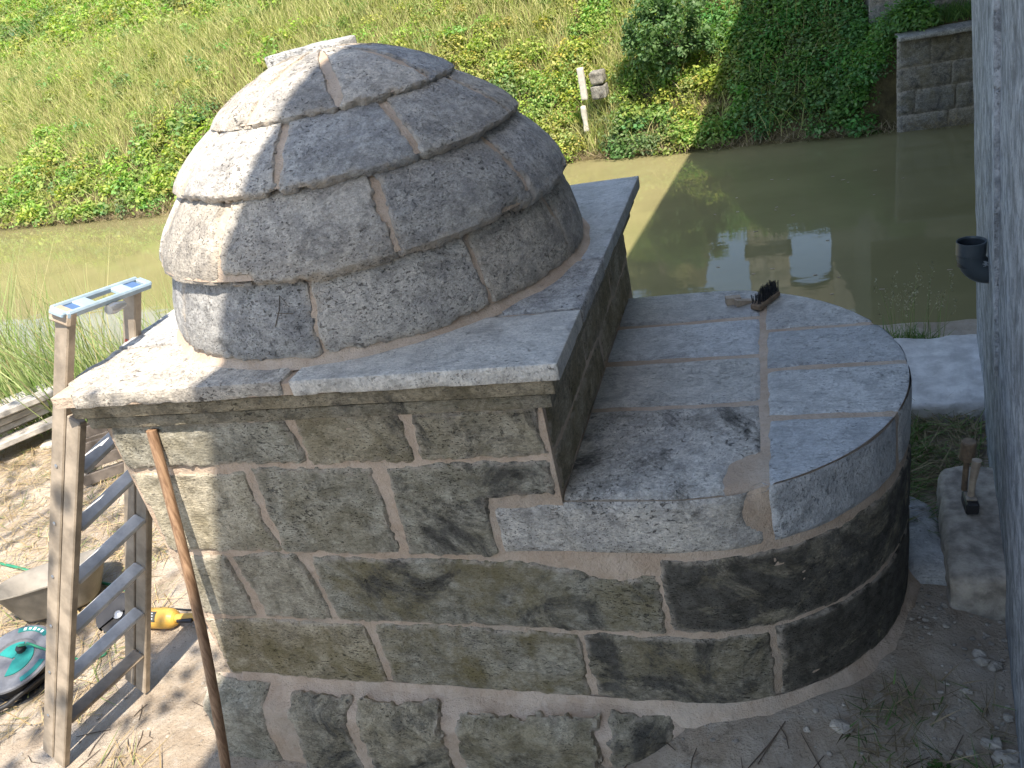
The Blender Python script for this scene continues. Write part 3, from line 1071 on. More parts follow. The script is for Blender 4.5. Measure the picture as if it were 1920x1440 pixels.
def ring_surf(prof):
    z = np.array([p[0] for p in prof])
    r = np.array([p[1] for p in prof])
    s = np.concatenate([[0], np.cumsum(np.hypot(np.diff(z), np.diff(r)))])

    def f(T, V):               # T: angle in radians * 0.7 m ; V: run up the profile
        th = T / 0.7
        zz, rr = np.interp(V, s, z), np.interp(V, s, r)
        zz = np.where(V < 0, z[0] + V, zz)
        e = 0.02
        dz = np.interp(V + e, s, z) - np.interp(V - e, s, z) + 1e-9
        dr = np.interp(V + e, s, r) - np.interp(V - e, s, r)
        L = np.hypot(dz, dr)
        nr, nz = dz / L, -dr / L
        c, sn = np.cos(th), np.sin(th)
        return (np.stack([DC[0] + rr * c, DC[1] + rr * sn, zz], -1), np.stack([nr * c, nr * sn, nz], -1))
    return f, s[-1]


core = []
for k, prof in enumerate(RINGS):
    f, L = ring_surf(prof)
    th = np.linspace(0, 2 * math.pi, 181)[:-1]
    vv_ = np.concatenate([[0.006], np.linspace(0.02, L, 16)]) if k else np.linspace(0, L, 16)
    T, V = np.meshgrid(th * 0.7, vv_, indexing='ij')
    P, N = f(T, V)
    P = P + N * (0.003 * fbm(P, 11, 3, 30 + k))[..., None] - N * 0.002
    if k:                       # underside of the lap
        rim = P[:, 0].copy()
        rad = np.stack([np.cos(th), np.sin(th), th * 0], -1)
        inner = rim - rad * 0.11
        inner[:, 2] -= 0.004
        P = np.concatenate([inner[:, None], P], 1)
    core.append((P.reshape(-1, 3), grid_faces(len(th), P.shape[1], wrap=True)))
# mortar fillet at the foot
th = np.linspace(0, 2 * math.pi, 181)[:-1]
fil = []
for (r_, z_) in ((0.812, 0.045), (0.824, 0.022), (0.838, 0.006), (0.862, -0.004)):
    p = np.stack([DC[0] + r_ * np.cos(th), DC[1] + r_ * np.sin(th), th * 0 + z_], -1)
    w = fbm(p, 8, 3, 66)[:, None] * 0.010
    fil.append(p + np.stack([np.cos(th), np.sin(th), th * 0], -1) * w)
core.append((np.stack(fil, 1).reshape(-1, 3), grid_faces(len(th), 4, wrap=True)))
dome = mk('dome', *join(core), M['mortar'], pillar)
JOINTS = [[-125.2, -80.7, -40.6, -10.0, 30, 72, 114, 155, 196], [-103.3, -58.5, -19.5, 22, 62, 104, 146, 188, 222],
          [-126.8, -84.7, -43.7, -2.1, 40, 82, 124, 166, 198], [-101, -61.8, -17, 30, 80, 125, 170, 215]]
TONE = {0: wc(0.28, 0.0, 0.54), 1: wc(0.22, 0.0, 0.57), 2: wc(0.18, 0.0, 0.61), 3: wc(0.16, 0.0, 0.60)}
rd = random.Random(9)
for k, prof in enumerate(RINGS):
    f, L = ring_surf(prof)
    js = JOINTS[k]
    gap = 0.016 if k < 3 else 0.014
    for i, a in enumerate(js):
        b = js[(i + 1) % len(js)]
        if b < a:
            b += 360
        u0, u1 = math.radians(a) * 0.7, math.radians(b) * 0.7
        g = gap if k < 2 else gap * 1.15
        top = L - 0.055 if k < 3 else L - 0.05
        # narrowing towards the top so the joint keeps its width
        rb, rt = prof[0][1], max(0.12, prof[-2][1])
        gb, gt = g * 0.7 / rb, g * 0.7 / rt
        um = (u0 + u1) / 2
        low = 0.03 if k == 0 else 0.0
        poly = [(u0 + gb + rd.uniform(-.008, .008), low + rd.uniform(0, .012)), (um, low + rd.uniform(-.004, .008)), (u1 - gb + rd.uniform(-.008, .008), low + rd.uniform(0, .012)),
                (u1 - gt, top), (um, top + rd.uniform(-.01, .01)), (u0 + gt, top)]
        c = TONE[k]
        c = (c[0] + rd.uniform(-0.08, 0.1), 0.0, c[2] + rd.uniform(-0.06, 0.06), 1)
        seen = -150 < a < 40
        st = patch(f, poly, dome, M['dome'], res=0.0085 if seen else 0.03, proud=0.0045, sink=0.036 if k else 0.02, edge=0.004, drop=0.007, axis=DC if k else None,
                   rough=0.012 if k < 3 else 0.018, relief=0.007, seed=731 + k * 20 + i, color=c, pad=0.04)
# mark scratched into one stone of the lowest course
f0, L0 = ring_surf(RINGS[0])
mk_ = MB()


def on_ring(deg, z):
    s = np.interp(z, [p[0] for p in RINGS[0]], np.concatenate([[0], np.cumsum([math.dist(RINGS[0][i], RINGS[0][i + 1]) for i in range(len(RINGS[0]) - 1)])]))
    P, N = f0(np.array([math.radians(deg) * 0.7]), np.array([s]))
    return Vector(P[0] + N[0] * 0.0085)


mk_.tube([on_ring(-88.0, 0.222), on_ring(-88.7, 0.18), on_ring(-90.4, 0.132)], 0.0013, 5)
mk_.tube([on_ring(-89.6, 0.172), on_ring(-85.3, 0.165)], 0.0011, 5)
mk_.tube([on_ring(-87.9, 0.22), on_ring(-86.0, 0.185)], 0.0007, 5)
mk_.build('carved_mark', M['stick'], dome)
# block standing proud at the crown
v, f = rounded_stone((-1.88, 3.05, 0.70), (-1.555, 3.25, 0.872), 0.012, 0.006, 300, 0.02, 0.02)
mk('crown_block', v, f, M['dome'], dome, color=wc(0.15, 0.0, 0.6))

# ------------------------------------------------------------------ the bridge that shades the place
SL = 0.095
edge_x = lambda y: -0.073 + SL * y
pier_x = lambda y, z: 0.333 + 0.155 * y - 0.06 * (z + 1.44)
bridge = thing('stone_bridge', (3.5, 4.0, -1.6), 'tall grey bridge crossing the river beside the pillar', 'bridge')
# near pier, its weathered face towards the pillar
py_, pz_ = np.linspace(-7, 4.72, 118), np.linspace(-2.1, 4.3, 86)
PY, PZ = np.meshgrid(py_, pz_, indexing='ij')
PX = pier_x(PY, PZ)
PP = np.stack([PX, PY, PZ], -1)
PX = PX - 0.010 * fbm(PP * np.array([1, 1, 0.35]), 2.2, 4, 12) - 0.004 * fbm(PP, 9, 2, 13)
face = (np.stack([PX, PY, PZ], -1).reshape(-1, 3), grid_faces(118, 86)[:, ::-1])
endx = np.linspace(0, 1, 40)
EX, EZ = np.meshgrid(endx, pz_, indexing='ij')
ex0 = PX[-1][None, :]
endf = (np.stack([ex0 + (19 - ex0) * EX ** 1.6, EX * 0 + 4.72, EZ], -1).reshape(-1, 3), grid_faces(40, 86)[:, ::-1])
mk('pier', *join([face, endf]), M['pier'], bridge, color=wc(0.3, 0.0, 0.5))
st = MB()
for (y, wdt, z0, pr) in ((3.02, 0.05, -0.72, 0.014),):
    st.box((0, 0, 0), (0.001, 0.001, 0.001))
    st.v, st.f = [], []
    b = []
    for z in (z0, z0 + 0.12, 4.2):
        k = 0.3 if z == z0 else 1.0
        b += [(pier_x(y - wdt * k, z) - pr, y - wdt * k, z), (pier_x(y + wdt * k, z) - pr, y + wdt * k, z),
              (pier_x(y + wdt * k, z) + 0.06, y + wdt * k, z), (pier_x(y - wdt * k, z) + 0.06, y - wdt * k, z)]
    st.add(b, [(0, 1, 5, 4), (4, 5, 9, 8), (1, 2, 6, 5), (5, 6, 10, 9), (3, 0, 4, 7), (7, 4, 8, 11), (0, 3, 2, 1)])
st.build('pilaster_strip', M['pier'], bridge, color=wc(0.1, 0.0, 0.75))
# deck with parapet edge, its unseen right side widened to cut sky light
dk = MB()
ya, yb = -14.0, 44.0
dk.add([(edge_x(ya), ya, 4.30), (19, ya, 4.30), (19, ya, 5.0), (edge_x(ya), ya, 5.0),
        (edge_x(yb), yb, 4.30), (19, yb, 4.30), (19, yb, 5.0), (edge_x(yb), yb, 5.0)],
       [(0, 1, 5, 4), (3, 7, 6, 2), (0, 4, 7, 3), (1, 2, 6, 5), (0, 3, 2, 1), (4, 5, 6, 7)])
dk.build('deck', M['far_stone'], bridge, color=wc(0.4, 0.1, 0.45))
# arch barrel from the near pier to the far pier
ab = []
ys = np.linspace(4.72, 19.0, 34)
zs = 1.0 + 2.9 * np.sqrt(np.clip(1 - ((ys - 11.86) / 7.14) ** 2, 0, 1))
for i, y in enumerate(ys):
    xl = edge_x(y) + 0.28
    ab += [(xl, y, 4.295), (xl, y, zs[i]), (18.6, y, zs[i]), (18.6, y, 4.295)]
af = [(4 * i + a, 4 * i + a + 1, 4 * i + a + 5, 4 * i + a + 4) for i in range(33) for a in range(3)]
mk('arch', ab, af, M['far_stone'], bridge, smooth=False, color=wc(0.35, 0.1, 0.45))
# far pier with an arched niche
fp = MB()
FX0, FX1, FY, FZ0, FZ1 = 2.02, 19, 19.0, -1.9, 4.29
NX, NW, NZ0, NZ1 = 2.94, 0.19, -1.9, -0.78
arc = [(NX - NW * math.cos(t), NZ1 + NW * math.sin(t)) for t in np.linspace(0, math.pi, 11)]
hole = [(NX - NW, NZ0)] + arc + [(NX + NW, NZ0)]
fp.add([(FX0, FY, FZ0), (NX - NW, FY, FZ0), (NX - NW, FY, NZ1), (FX0, FY, NZ1)], [(0, 1, 2, 3)])
fp.add([(NX + NW, FY, FZ0), (FX1, FY, FZ0), (FX1, FY, NZ1), (NX + NW, FY, NZ1)], [(0, 1, 2, 3)])
fp.add([(FX0, FY, NZ1)] + [(p[0], FY, p[1]) for p in arc] + [(FX1, FY, NZ1), (FX1, FY, FZ1), (FX0, FY, FZ1)], [tuple(range(14))])
fp.add([(FX0, FY, FZ0), (FX0, FY, FZ1), (FX0, 23, FZ1), (FX0, 23, FZ0)], [(0, 1, 2, 3)])
n = len(hole)
fp.add([(p[0], FY, p[1]) for p in hole] + [(p[0], FY + 1.4, p[1]) for p in hole], [(i, i + 1, n + i + 1, n + i) for i in range(n - 1)] + [tuple(range(n, 2 * n))])
fpo = fp.build('far_pier', M['far_stone'], bridge, color=wc(0.45, 0.1, 0.42))
fsurf = plane_surf((0, FY, 0), (1, 0, 0), (0, 0, 1), (0, -1, 0))
for i, (a, b, z0, z1) in enumerate([(2.04, 2.70, -1.62, -1.22), (2.04, 2.4, -1.18, -0.82), (2.43, 2.71, -1.18, -0.82), (3.17, 4.0, -1.66, -1.22), (4.04, 4.8, -1.66, -1.22),
                                    (3.17, 3.7, -1.18, -0.8), (3.74, 4.6, -1.18, -0.8), (2.04, 2.7, -0.78, -0.4), (3.2, 4.2, -0.76, -0.36)]):
    patch(fsurf, quad(a, b, z0, z1, 0.01, rng=rw), fpo, M['far_stone'], res=0.07, proud=0.02, sink=0.02, edge=0.05, rough=0.012, color=wc(0.35 + 0.2 * (i % 2), 0.1, 0.5), seed=400 + i, pad=0.04)

# retaining wall at the far waterline
retain = thing('retaining_wall', (4.0, 17.0, ZW), 'dark coursed stone retaining wall at the far waterline under the bridge', 'wall')
mk('wall_face', [(2.3, 16.98, -4.4), (19, 15.87, -4.4), (19, 15.87, -1.66), (2.3, 16.98, -1.66), (2.3, 17.6, -4.4), (2.3, 17.6, -1.66)],
   [(0, 1, 2, 3), (4, 0, 3, 5)], M['far_stone'], retain, smooth=False, color=wc(0.5, 0.2, 0.3))
rsurf = plane_surf((2.3, 16.98, 0), (1, -0.0667, 0), (0, 0, 1), (0, -1, 0))
for r_, (z0, z1) in enumerate(((-3.45, -3.02), (-2.98, -2.58), (-2.54, -2.16), (-2.12, -1.68))):
    x = -0.02 - 0.3 * (r_ % 2)
    while x < 3.2:
        w = rw.uniform(0.55, 0.95)
        patch(rsurf, quad(max(x, 0.0), x + w, z0, z1, 0.015, rng=rw), retain, M['far_stone'], res=0.06, proud=0.03, sink=0.02, edge=0.02, rough=0.02, relief=0.03,
              color=wc(0.5 if r_ else 0.25, 0.45, 0.10 if r_ else 0.45), seed=430 + int(x * 10) + r_, pad=0.04)
        x += w + 0.03
v, f = rounded_stone((2.25, 16.72, -1.665), (19.0, 17.35, -1.575), 0.03, 0.02, 440, 0.2)
v[:, 1] -= 0.0667 * (v[:, 0] - 2.3)
mk('coping', v, f, M['far_stone'], retain, color=wc(0.3, 0.1, 0.5))

# old gateway on the far bank, met as a reflection in the water
gate = thing('stone_gateway', (0.4, 27.0, 2.0), 'pale stone gateway mirrored in the shaded water', 'gateway')
gm = MB()
gm.box((-0.3, 27.2, 2.2), (0.62, 0.5, 2.6)).box((2.05, 27.2, 2.2), (0.35, 0.5, 2.6))
gp = gm.build('gate_wall', M['far_stone'], gate, color=wc(0.25, 0.1, 0.7))
am = MB()
pts = [(0.3 + 1.42 * (1 + -math.cos(t)) / 2, 3.4 + 0.75 * math.sin(t)) for t in np.linspace(0, math.pi, 11)]
tp = [(p[0], 5.2) for p in pts]
nn = len(pts)
am.add([(p[0], 26.72, p[1]) for p in pts] + [(p[0], 26.72, p[1]) for p in tp] + [(p[0], 27.7, p[1]) for p in pts] + [(p[0], 27.7, p[1]) for p in tp],
       [(i, i + 1, nn + i + 1, nn + i) for i in range(nn - 1)] + [(2 * nn + i, 3 * nn + i, 3 * nn + i + 1, 2 * nn + i + 1) for i in range(nn - 1)] + [(i, 2 * nn + i, 2 * nn + i + 1, i + 1) for i in range(nn - 1)])
am.build('gate_arch', M['far_stone'], gate, color=wc(0.25, 0.1, 0.7))
gs = plane_surf((-0.92, 26.7, 0), (1, 0, 0), (0, 0, 1), (0, -1, 0))
for r_ in range(7):
    z0 = 0.1 + r_ * 0.62
    for a, b in (((0.0, 0.7), (0.74, 1.24)) if r_ % 2 else ((0.0, 0.45), (0.49, 1.24))):
        patch(gs, quad(a + .01, b, z0, z0 + 0.57, 0.02, rng=rw), gp, M['far_stone'], res=0.08, proud=0.03, edge=0.05, color=wc(rw.uniform(.1, .4), 0.1, rw.uniform(.55, .8)), seed=470 + r_)
v, f = rounded_stone((-1.05, 26.5, 2.52), (2.5, 27.9, 2.68), 0.03, 0.01, 480, 0.15)
mk('string_course', v[:, :] * np.array([1, 1, 1]), f, M['far_stone'], gate, color=wc(0.7, 0.1, 0.3)).scale = (0.42, 1, 1)
bpy.data.objects['string_course'].location.x = -0.3 - 0.4

# ------------------------------------------------------------------ things by the right-hand wall
v, f = rounded_stone((0.60, 4.0, -1.62), (1.12, 4.80, -1.445), 0.03, 0.014, 500, 0.03, 0.02)
tag(mk('stone_slab', v, f, M['concrete']), 'flat white stone slab at the water edge beside the bridge wall', 'slab')
v, f = rounded_stone((0.575, 2.60, -1.80), (0.84, 3.34, -1.355), 0.035, 0.018, 505, 0.025, 0.03)
v[:, 0] += 0.12 * (v[:, 1] - 2.9)
tag(mk('ledge_stone', v, f, M['rubble']), 'long rough pale ledge stone along the foot of the bridge wall', 'stone')
v, f = rounded_stone((0.36, 2.72, -1.75), (0.60, 3.28, -1.44), 0.10, 0.02, 508, 0.025)
v[:, 0] += 0.25 * (3.0 - v[:, 1]) * 0.4 + 0.01
tag(mk('footing_stone', v, f, M['slab'], color=wc(0.15, 0.25, 0.45)), 'smooth rounded footing stone between the tongue and ledge', 'stone')

# lump hammer standing on its head
hx, hy, hz = 0.693, 3.02, -1.352
ham = thing('lump_hammer', (hx, hy, hz), 'short lump hammer standing on its black head against the bridge wall', 'hammer')
hb = MB().box((hx, hy, hz + 0.03), (0.024, 0.05, 0.027), bevel=0.006)
hb.build('hammer_head', M['black'], ham)
MB().tube([(hx, hy, hz + 0.055), (hx + 0.004, hy + 0.003, hz + 0.13), (hx + 0.01, hy + 0.006, hz + 0.18), (hx + 0.016, hy + 0.008, hz + 0.235)],
          [0.013, 0.013, 0.016, 0.018], 14).build('handle', M['offcut'], ham, smooth=False)
MB().box((hx, hy, hz + 0.062), (0.020, 0.026, 0.006), bevel=0.002).build('head_socket', M['rubble'], ham)
hx2, hy2 = 0.70, 3.15
mal = thing('mallet', (hx2, hy2, hz), 'pale wooden mallet half hidden behind the lump hammer', 'mallet')
MB().lathe((hx2, hy2, hz + 0.155), (0.05, 0.0, 1), [(0, 0.0), (0, 0.026), (0.004, 0.030), (0.085, 0.030), (0.092, 0.026), (0.092, 0)], 18).build('mallet_head', M['brush_wood'], mal, smooth=False)
MB().tube([(hx2 - 0.004, hy2, hz), (hx2, hy2, hz + 0.16)], [0.012, 0.012], 10).build('handle', M['brush_wood'], mal, smooth=True)

# drain elbow in the wall
ex, ey, ez = 0.757, 3.55, -0.385
pipe = thing('drain_elbow', (ex, ey, ez - 0.13), 'dark grey plastic pipe elbow sticking out of the bridge wall', 'pipe')
pr = 0.0565
MB().lathe((ex, ey, ez), (0, 0, -1), [(0.008, pr - 0.006), (0.0, pr - 0.004), (0.0, pr), (0.055, pr), (0.057, pr - 0.004), (0.06, pr - 0.0045)], 36).build('socket', M['pvc'], pipe, smooth=True)
el = [(ex + 0.075 - 0.075 * math.cos(t), ey, ez - 0.055 - 0.085 * math.sin(t)) for t in np.linspace(0, math.pi / 2, 9)] + [(ex + 0.17, ey, ez - 0.14)]
MB().tube(el, pr - 0.003, 32, cap=False).build('bend', M['pvc'], pipe, smooth=True)
MB().lathe((ex, ey, ez - 0.006), (0, 0, -1), [(0, pr - 0.005), (0.10, pr - 0.008), (0.10, 0.0)], 32).build('inside', M['pvc_inner'], pipe, smooth=True)
lg = MB()
for k in range(7):
    t = -0.6 + 0.2 * k
    lg.box((ex + 0.045 + 0.004 * (k % 3) - 0.004, ey - pr + 0.0025 - 0.003, ez - 0.083 - 0.0035 * k + 0.01), (0.008 - 0.001 * abs(k - 3), 0.0015, 0.0012))
lg.build('moulded_emblem', M['print'], pipe)

# wire brush and two wedges on the tongue
TZ = Z_TONGUE + 0.006
bx0 = Vector((-0.105, 3.362, TZ))
bdir = Vector((0.085, 0.14, 0)).normalized()
bperp = Vector((bdir.y, -bdir.x, 0))
brush = thing('wire_brush', (bx0 + bdir * 0.08)[:], 'wooden wire brush with black bristles up on the tongue', 'brush')
bc = bx0 + bdir * 0.082 + Vector((0, 0, 0.0135))
MB().box(bc, (0.085, 0.024, 0.0125), (bdir, bperp, Vector((0, 0, 1))), bevel=0.004).build('brush_block', M['brush_wood'], brush)
br = MB()
rb = random.Random(2)
for i in range(15):
    for j in range(5):
        if i < 3 and rb.random() < 0.85:
            continue
        for q in range(3):
            p = bc + bdir * (-0.075 + i * 0.0107 + rb.uniform(-.003, .003)) + bperp * (-0.017 + j * 0.0085 + rb.uniform(-.002, .002)) + Vector((0, 0, 0.012))
            tp_ = p + Vector((rb.uniform(-.006, .006), rb.uniform(-.006, .006), 0.05 + rb.uniform(-0.008, 0.006) - 0.012 * (i < 5)))
            br.tube([p, tp_], [0.0016, 0.0012], 3)
br.build('bristles', M['black'], brush)
for (x, y, a, l, lab) in ((-0.232, 3.452, 0.25, 0.065, 'thicker wooden wedge lying behind the thin one on the tongue'), (-0.190, 3.425, 0.55, 0.092, 'thin tapering wooden wedge lying beside the wire brush')):
    d = Vector((math.cos(a), math.sin(a), 0))
    pvec = Vector((-d.y, d.x, 0))
    o = Vector((x, y, TZ))
    h0, h1, w = (0.034, 0.028, 0.018) if l < 0.08 else (0.032, 0.003, 0.016)
    vs = [o + pvec * s * w + Vector((0, 0, z)) for s in (-1, 1) for z in (0, h0)] + [o + d * l + pvec * s * w + Vector((0, 0, z)) for s in (-1, 1) for z in (0, h1)]
    tag(mk('wooden_wedge', vs, [(0, 1, 3, 2), (4, 6, 7, 5), (0, 4, 5, 1), (2, 3, 7, 6), (0, 2, 6, 4), (1, 5, 7, 3)], M['offcut'], smooth=False), lab, 'wedge')

# ------------------------------------------------------------------ ladder leaning on the cornice
LF, RF = Vector((-3.36, 1.785, -1.83)), Vector((-3.225, 2.22, -1.83))
LT, RT = Vector((-2.335, 2.088, 0.235)), Vector((-2.365, 2.448, 0.175))
lad = thing('step_ladder', (-3.33, 2.0, -1.83), 'folded weathered step ladder with pale blue cap leaning against the cornice', 'ladder')
rails = []
for (a, b) in ((LF, LT), (RF, RT)):
    d = (b - a).normalized()
    s = (RF - LF).normalized()
    s = (s - d * s.dot(d)).normalized()
    w = d.cross(s).normalized()
    L = (b - a).length
    for k in (-1, 1):
        ex_ = 0.0 if k > 0 else -0.40
        c = a + d * ((L + ex_) / 2) + w * (k * 0.040)
        MB().box(c, (0.0365, 0.017, (L + ex_) / 2), (w, s, d), bevel=0.005).build('rail', M['rail'], lad)
    for q in range(7):
        bt = MB()
        p = a + d * (0.27 + 0.28 * q) - s * 0.016 + w * (0.04 if a is LF else -0.04)
        bt.lathe(p, -s, [(0, 0.009), (0.004, 0.009), (0.006, 0.005), (0.006, 0)], 10)
        bt.build('rivet', M['steel'], lad)
    rails.append((a, d, s, w))
for q in range(6):
    t = 0.27 + 0.28 * q
    p0 = rails[0][0] + rails[0][1] * t + rails[0][2] * 0.017
    p1 = rails[1][0] + rails[1][1] * t - rails[1][2] * 0.017
    d = (p1 - p0).normalized()
    w = rails[0][3]
    w = (w - d * w.dot(d)).normalized()
    n_ = d.cross(w)
    MB().box((p0 + p1) / 2 - w * 0.035, (0.034, 0.011, (p1 - p0).length / 2), (w, n_, d), bevel=0.007).build('rung', M['rung'] if q else M['rail'], lad)
d = (RT - LT).normalized()
w = rails[0][3]
w = (w - d * w.dot(d)).normalized()
n_ = Vector(w.cross(d))
if n_.z < 0:
    n_ = -n_
cm = (LT + RT) / 2 + d * 0.03 + w * 0.040
capm = MB()
for sw in (-1, 1):
    capm.box(cm + w * sw * 0.031 + n_ * 0.005, (0.010, 0.235, 0.014), (w, d, n_), bevel=0.006)
for q in (-0.235, -0.11, 0.10, 0.235):
    capm.box(cm + d * q + n_ * 0.006, (0.028, 0.018 if abs(q) > 0.2 else 0.035, 0.009), (w, d, n_), bevel=0.004)
cap_o = capm.build('top_cap', M['cap_blue'], lad)
for q in (-0.17, 0.17):
    MB().box(cm + d * q + n_ * 0.004, (0.022, 0.030, 0.006), (w, d, n_)).build('slot', M['cap_slot'], cap_o)
kn = MB()
kn.lathe(cm - w * 0.05 - n_ * 0.02 + d * 0.0, d, [(-0.04, 0.0), (-0.04, 0.018), (-0.01, 0.022), (0.02, 0.018), (0.05, 0.012), (0.05, 0)], 14)
kn.build('hinge', M['steel'], lad, smooth=True)
MB().box(LT + w * 0.04 + n_ * -0.012, (0.042, 0.022, 0.028), (w, d, n_), bevel=0.008).build('end_bracket', M['offcut'], lad)
MB().box(RT - rails[1][1] * 0.245 - rails[1][2] * 0.019 + rails[1][3] * 0.04, (0.016, 0.002, 0.022), (rails[1][3], rails[1][2], rails[1][1])).build('red_label', M['red'], lad)

# wooden pole leaning against the wall
pole_pts = []
for t in np.linspace(0, 1, 14):
    b = Vector((-2.335, 1.705, -1.86)).lerp(Vector((-2.146, 2.004, -0.19)), t)
    b.x += 0.035 * math.sin(math.pi * t)
    pole_pts.append(b)
tag(MB().tube(pole_pts, [0.0205 - 0.0015 * i / 13 for i in range(14)], 12).build('wooden_pole', M['pole'], None, smooth=True),
    'long brown wooden pole leaning against the sunlit end of the pillar wall', 'pole')

# ------------------------------------------------------------------ tools on the ground
gz = lambda x, y: float(ground_z(np.array([x]), np.array([y]))[0])
gx0, gy0 = -3.66, 2.64
g0 = gz(gx0 + 0.2, gy0) + 0.0
gr = thing('angle_grinder', (gx0 + 0.2, gy0, g0), 'large yellow angle grinder lying on the ground beyond the ladder', 'grinder')
A = Vector((1, 0.03, 0)).normalized()
hd = Vector((gx0, gy0, g0 + 0.075))
gax = Vector((0.25, -0.45, 0.85)).normalized()
MB().lathe(hd + gax * 0.01, gax, [(0, 0.0), (0, 0.112), (0.004, 0.112), (0.004, 0.0)], 32).build('disc', M['black'], gr)
gd = MB()
gu = gax.orthogonal().normalized()
gu = (Vector((-0.6, 0.6, 0)) - gax * Vector((-0.6, 0.6, 0)).dot(gax)).normalized()
gv = gax.cross(gu)
rows = []
for t in np.linspace(-1.7, 1.7, 25):
    dr = gu * math.cos(t) + gv * math.sin(t)
    rows += [hd + dr * 0.02 + gax * 0.035, hd + dr * 0.122 + gax * 0.030, hd + dr * 0.126 - gax * 0.012, hd + dr * 0.118 - gax * 0.014]
gd.add(rows, [(4 * i + a, 4 * i + a + 1, 4 * i + a + 5, 4 * i + a + 4) for i in range(24) for a in range(3)])
gd.build('guard', M['black'], gr, smooth=False)
MB().lathe(hd, gax, [(-0.02, 0), (-0.02, 0.02), (0.0, 0.028), (0.03, 0.028), (0.034, 0.0)], 18).build('flange', M['steel'], gr, smooth=False)
b0 = Vector((gx0 + 0.05, gy0, g0 + 0.06))
MB().lathe(b0, A, [(0, 0.0), (0, 0.045), (0.05, 0.052), (0.09, 0.050), (0.10, 0.0)], 22).build('gear_head', M['black'], gr, smooth=False)
MB().lathe(b0 + A * 0.10, A, [(0, 0.0), (0, 0.050), (0.01, 0.056), (0.15, 0.058), (0.20, 0.055), (0.225, 0.042), (0.235, 0.03), (0.235, 0.0)], 26).build('motor_body', M['yellow'], gr, smooth=False)
rh = MB()
rh.tube([b0 + A * 0.32, b0 + A * 0.36 + Vector((0, 0.0, 0.008)), b0 + A * 0.44 + Vector((0, 0.01, 0.004)), b0 + A * 0.50 + Vector((0, 0.012, -0.015))], [0.026, 0.022, 0.022, 0.026], 14)
rh.build('rear_handle', M['yellow'], gr, smooth=True)
MB().box(b0 + A * 0.40 + Vector((0, -0.018, 0.004)), (0.05, 0.012, 0.010), (A, Vector((0, 1, 0)), Vector((0, 0, 1))), bevel=0.004).build('trigger', M['black'], gr)
tq = math.radians(52)
sc = b0 + A * 0.20
nrm = Vector((0, -math.cos(tq), math.sin(tq)))
tan = A.cross(nrm).normalized()
lab = MB()
for q in np.linspace(-0.45, 0.45, 7):
    pass
stv = []
for q in np.linspace(-0.5, 0.5, 7):
    n2 = (nrm * math.cos(q) + tan * math.sin(q)).normalized()
    stv += [sc + n2 * 0.0595 - A * 0.034, sc + n2 * 0.0598 + A * 0.034]
lab.add(stv, [(2 * i, 2 * i + 1, 2 * i + 3, 2 * i + 2) for i in range(6)])
lab.build('sticker', M['sticker'], gr)
sp = MB()
for q in (-0.3, -0.05, 0.2):
    n2 = (nrm * math.cos(q) + tan * math.sin(q)).normalized()
    sp.box(sc + n2 * 0.0603 + A * (0.01 * q), (0.020 - 0.012 * abs(q), 0.003, 0.0006), (A, tan, n2))
sp.build('sticker_print', M['lettering'], gr)
cp = [b0 + A * 0.50 + Vector((0, 0.012, -0.015)), b0 + A * 0.54 + Vector((0, 0.06, -0.045)), b0 + A * 0.46 + Vector((0, 0.12, -0.05)), b0 + A * 0.3 + Vector((0, 0.11, -0.045)),
      b0 + A * 0.1 + Vector((0, 0.13, -0.05))]
MB().tube(cp, 0.006, 8).build('power_cord', M['black'], gr, smooth=True)

# cable reel
rc = Vector((-3.985, 2.235, 0))
rc.z = gz(rc.x, rc.y)
reel = thing('cable_reel', rc[:], 'grey and teal cable reel lying flat beside the tub', 'cable reel')
rax = Vector((0.10, -0.16, 1)).normalized()
MB().lathe(rc + Vector((0, 0, 0.02)), rax, [(0, 0), (0, 0.20), (0.014, 0.205), (0.02, 0.20), (0.02, 0.0)], 40).build('lower_flange', M['black'], reel)
MB().lathe(rc + Vector((0, 0, 0.03)), rax, [(0, 0.15), (0.02, 0.165), (0.05, 0.16), (0.08, 0.168), (0.12, 0.162), (0.13, 0.15)], 36).build('wound_cable', M['black'], reel, smooth=True)
pc = rc + rax * 0.155
MB().lathe(pc, rax, [(0, 0), (0, 0.205), (0.006, 0.213), (0.016, 0.21), (0.02, 0.2), (0.017, 0.125), (0.008, 0.12), (0.008, 0.0)], 44).build('upper_flange', M['grey_plastic'], reel, smooth=False)
ru = (Vector((1, 0, 0)) - rax * rax.x).normalized()
rv = rax.cross(ru)


def reel_sector(a0, a1, r0, r1, h, name, mat):
    m_ = MB()
    ts = np.linspace(math.radians(a0), math.radians(a1), 15)
    vs_ = []
    for t in ts:
        dr = ru * math.cos(t) + rv * math.sin(t)
        vs_ += [pc + dr * r0 + rax * h, pc + dr * r1 + rax * h, pc + dr * r1 + rax * (h - 0.012), pc + dr * r0 + rax * (h - 0.012)]
    m_.add(vs_, [(4 * i + a, 4 * i + (a + 1) % 4, 4 * i + 4 + (a + 1) % 4, 4 * i + 4 + a) for i in range(14) for a in range(4)] + [(0, 3, 2, 1), (56, 57, 58, 59)])
    return m_.build(name, mat, reel)


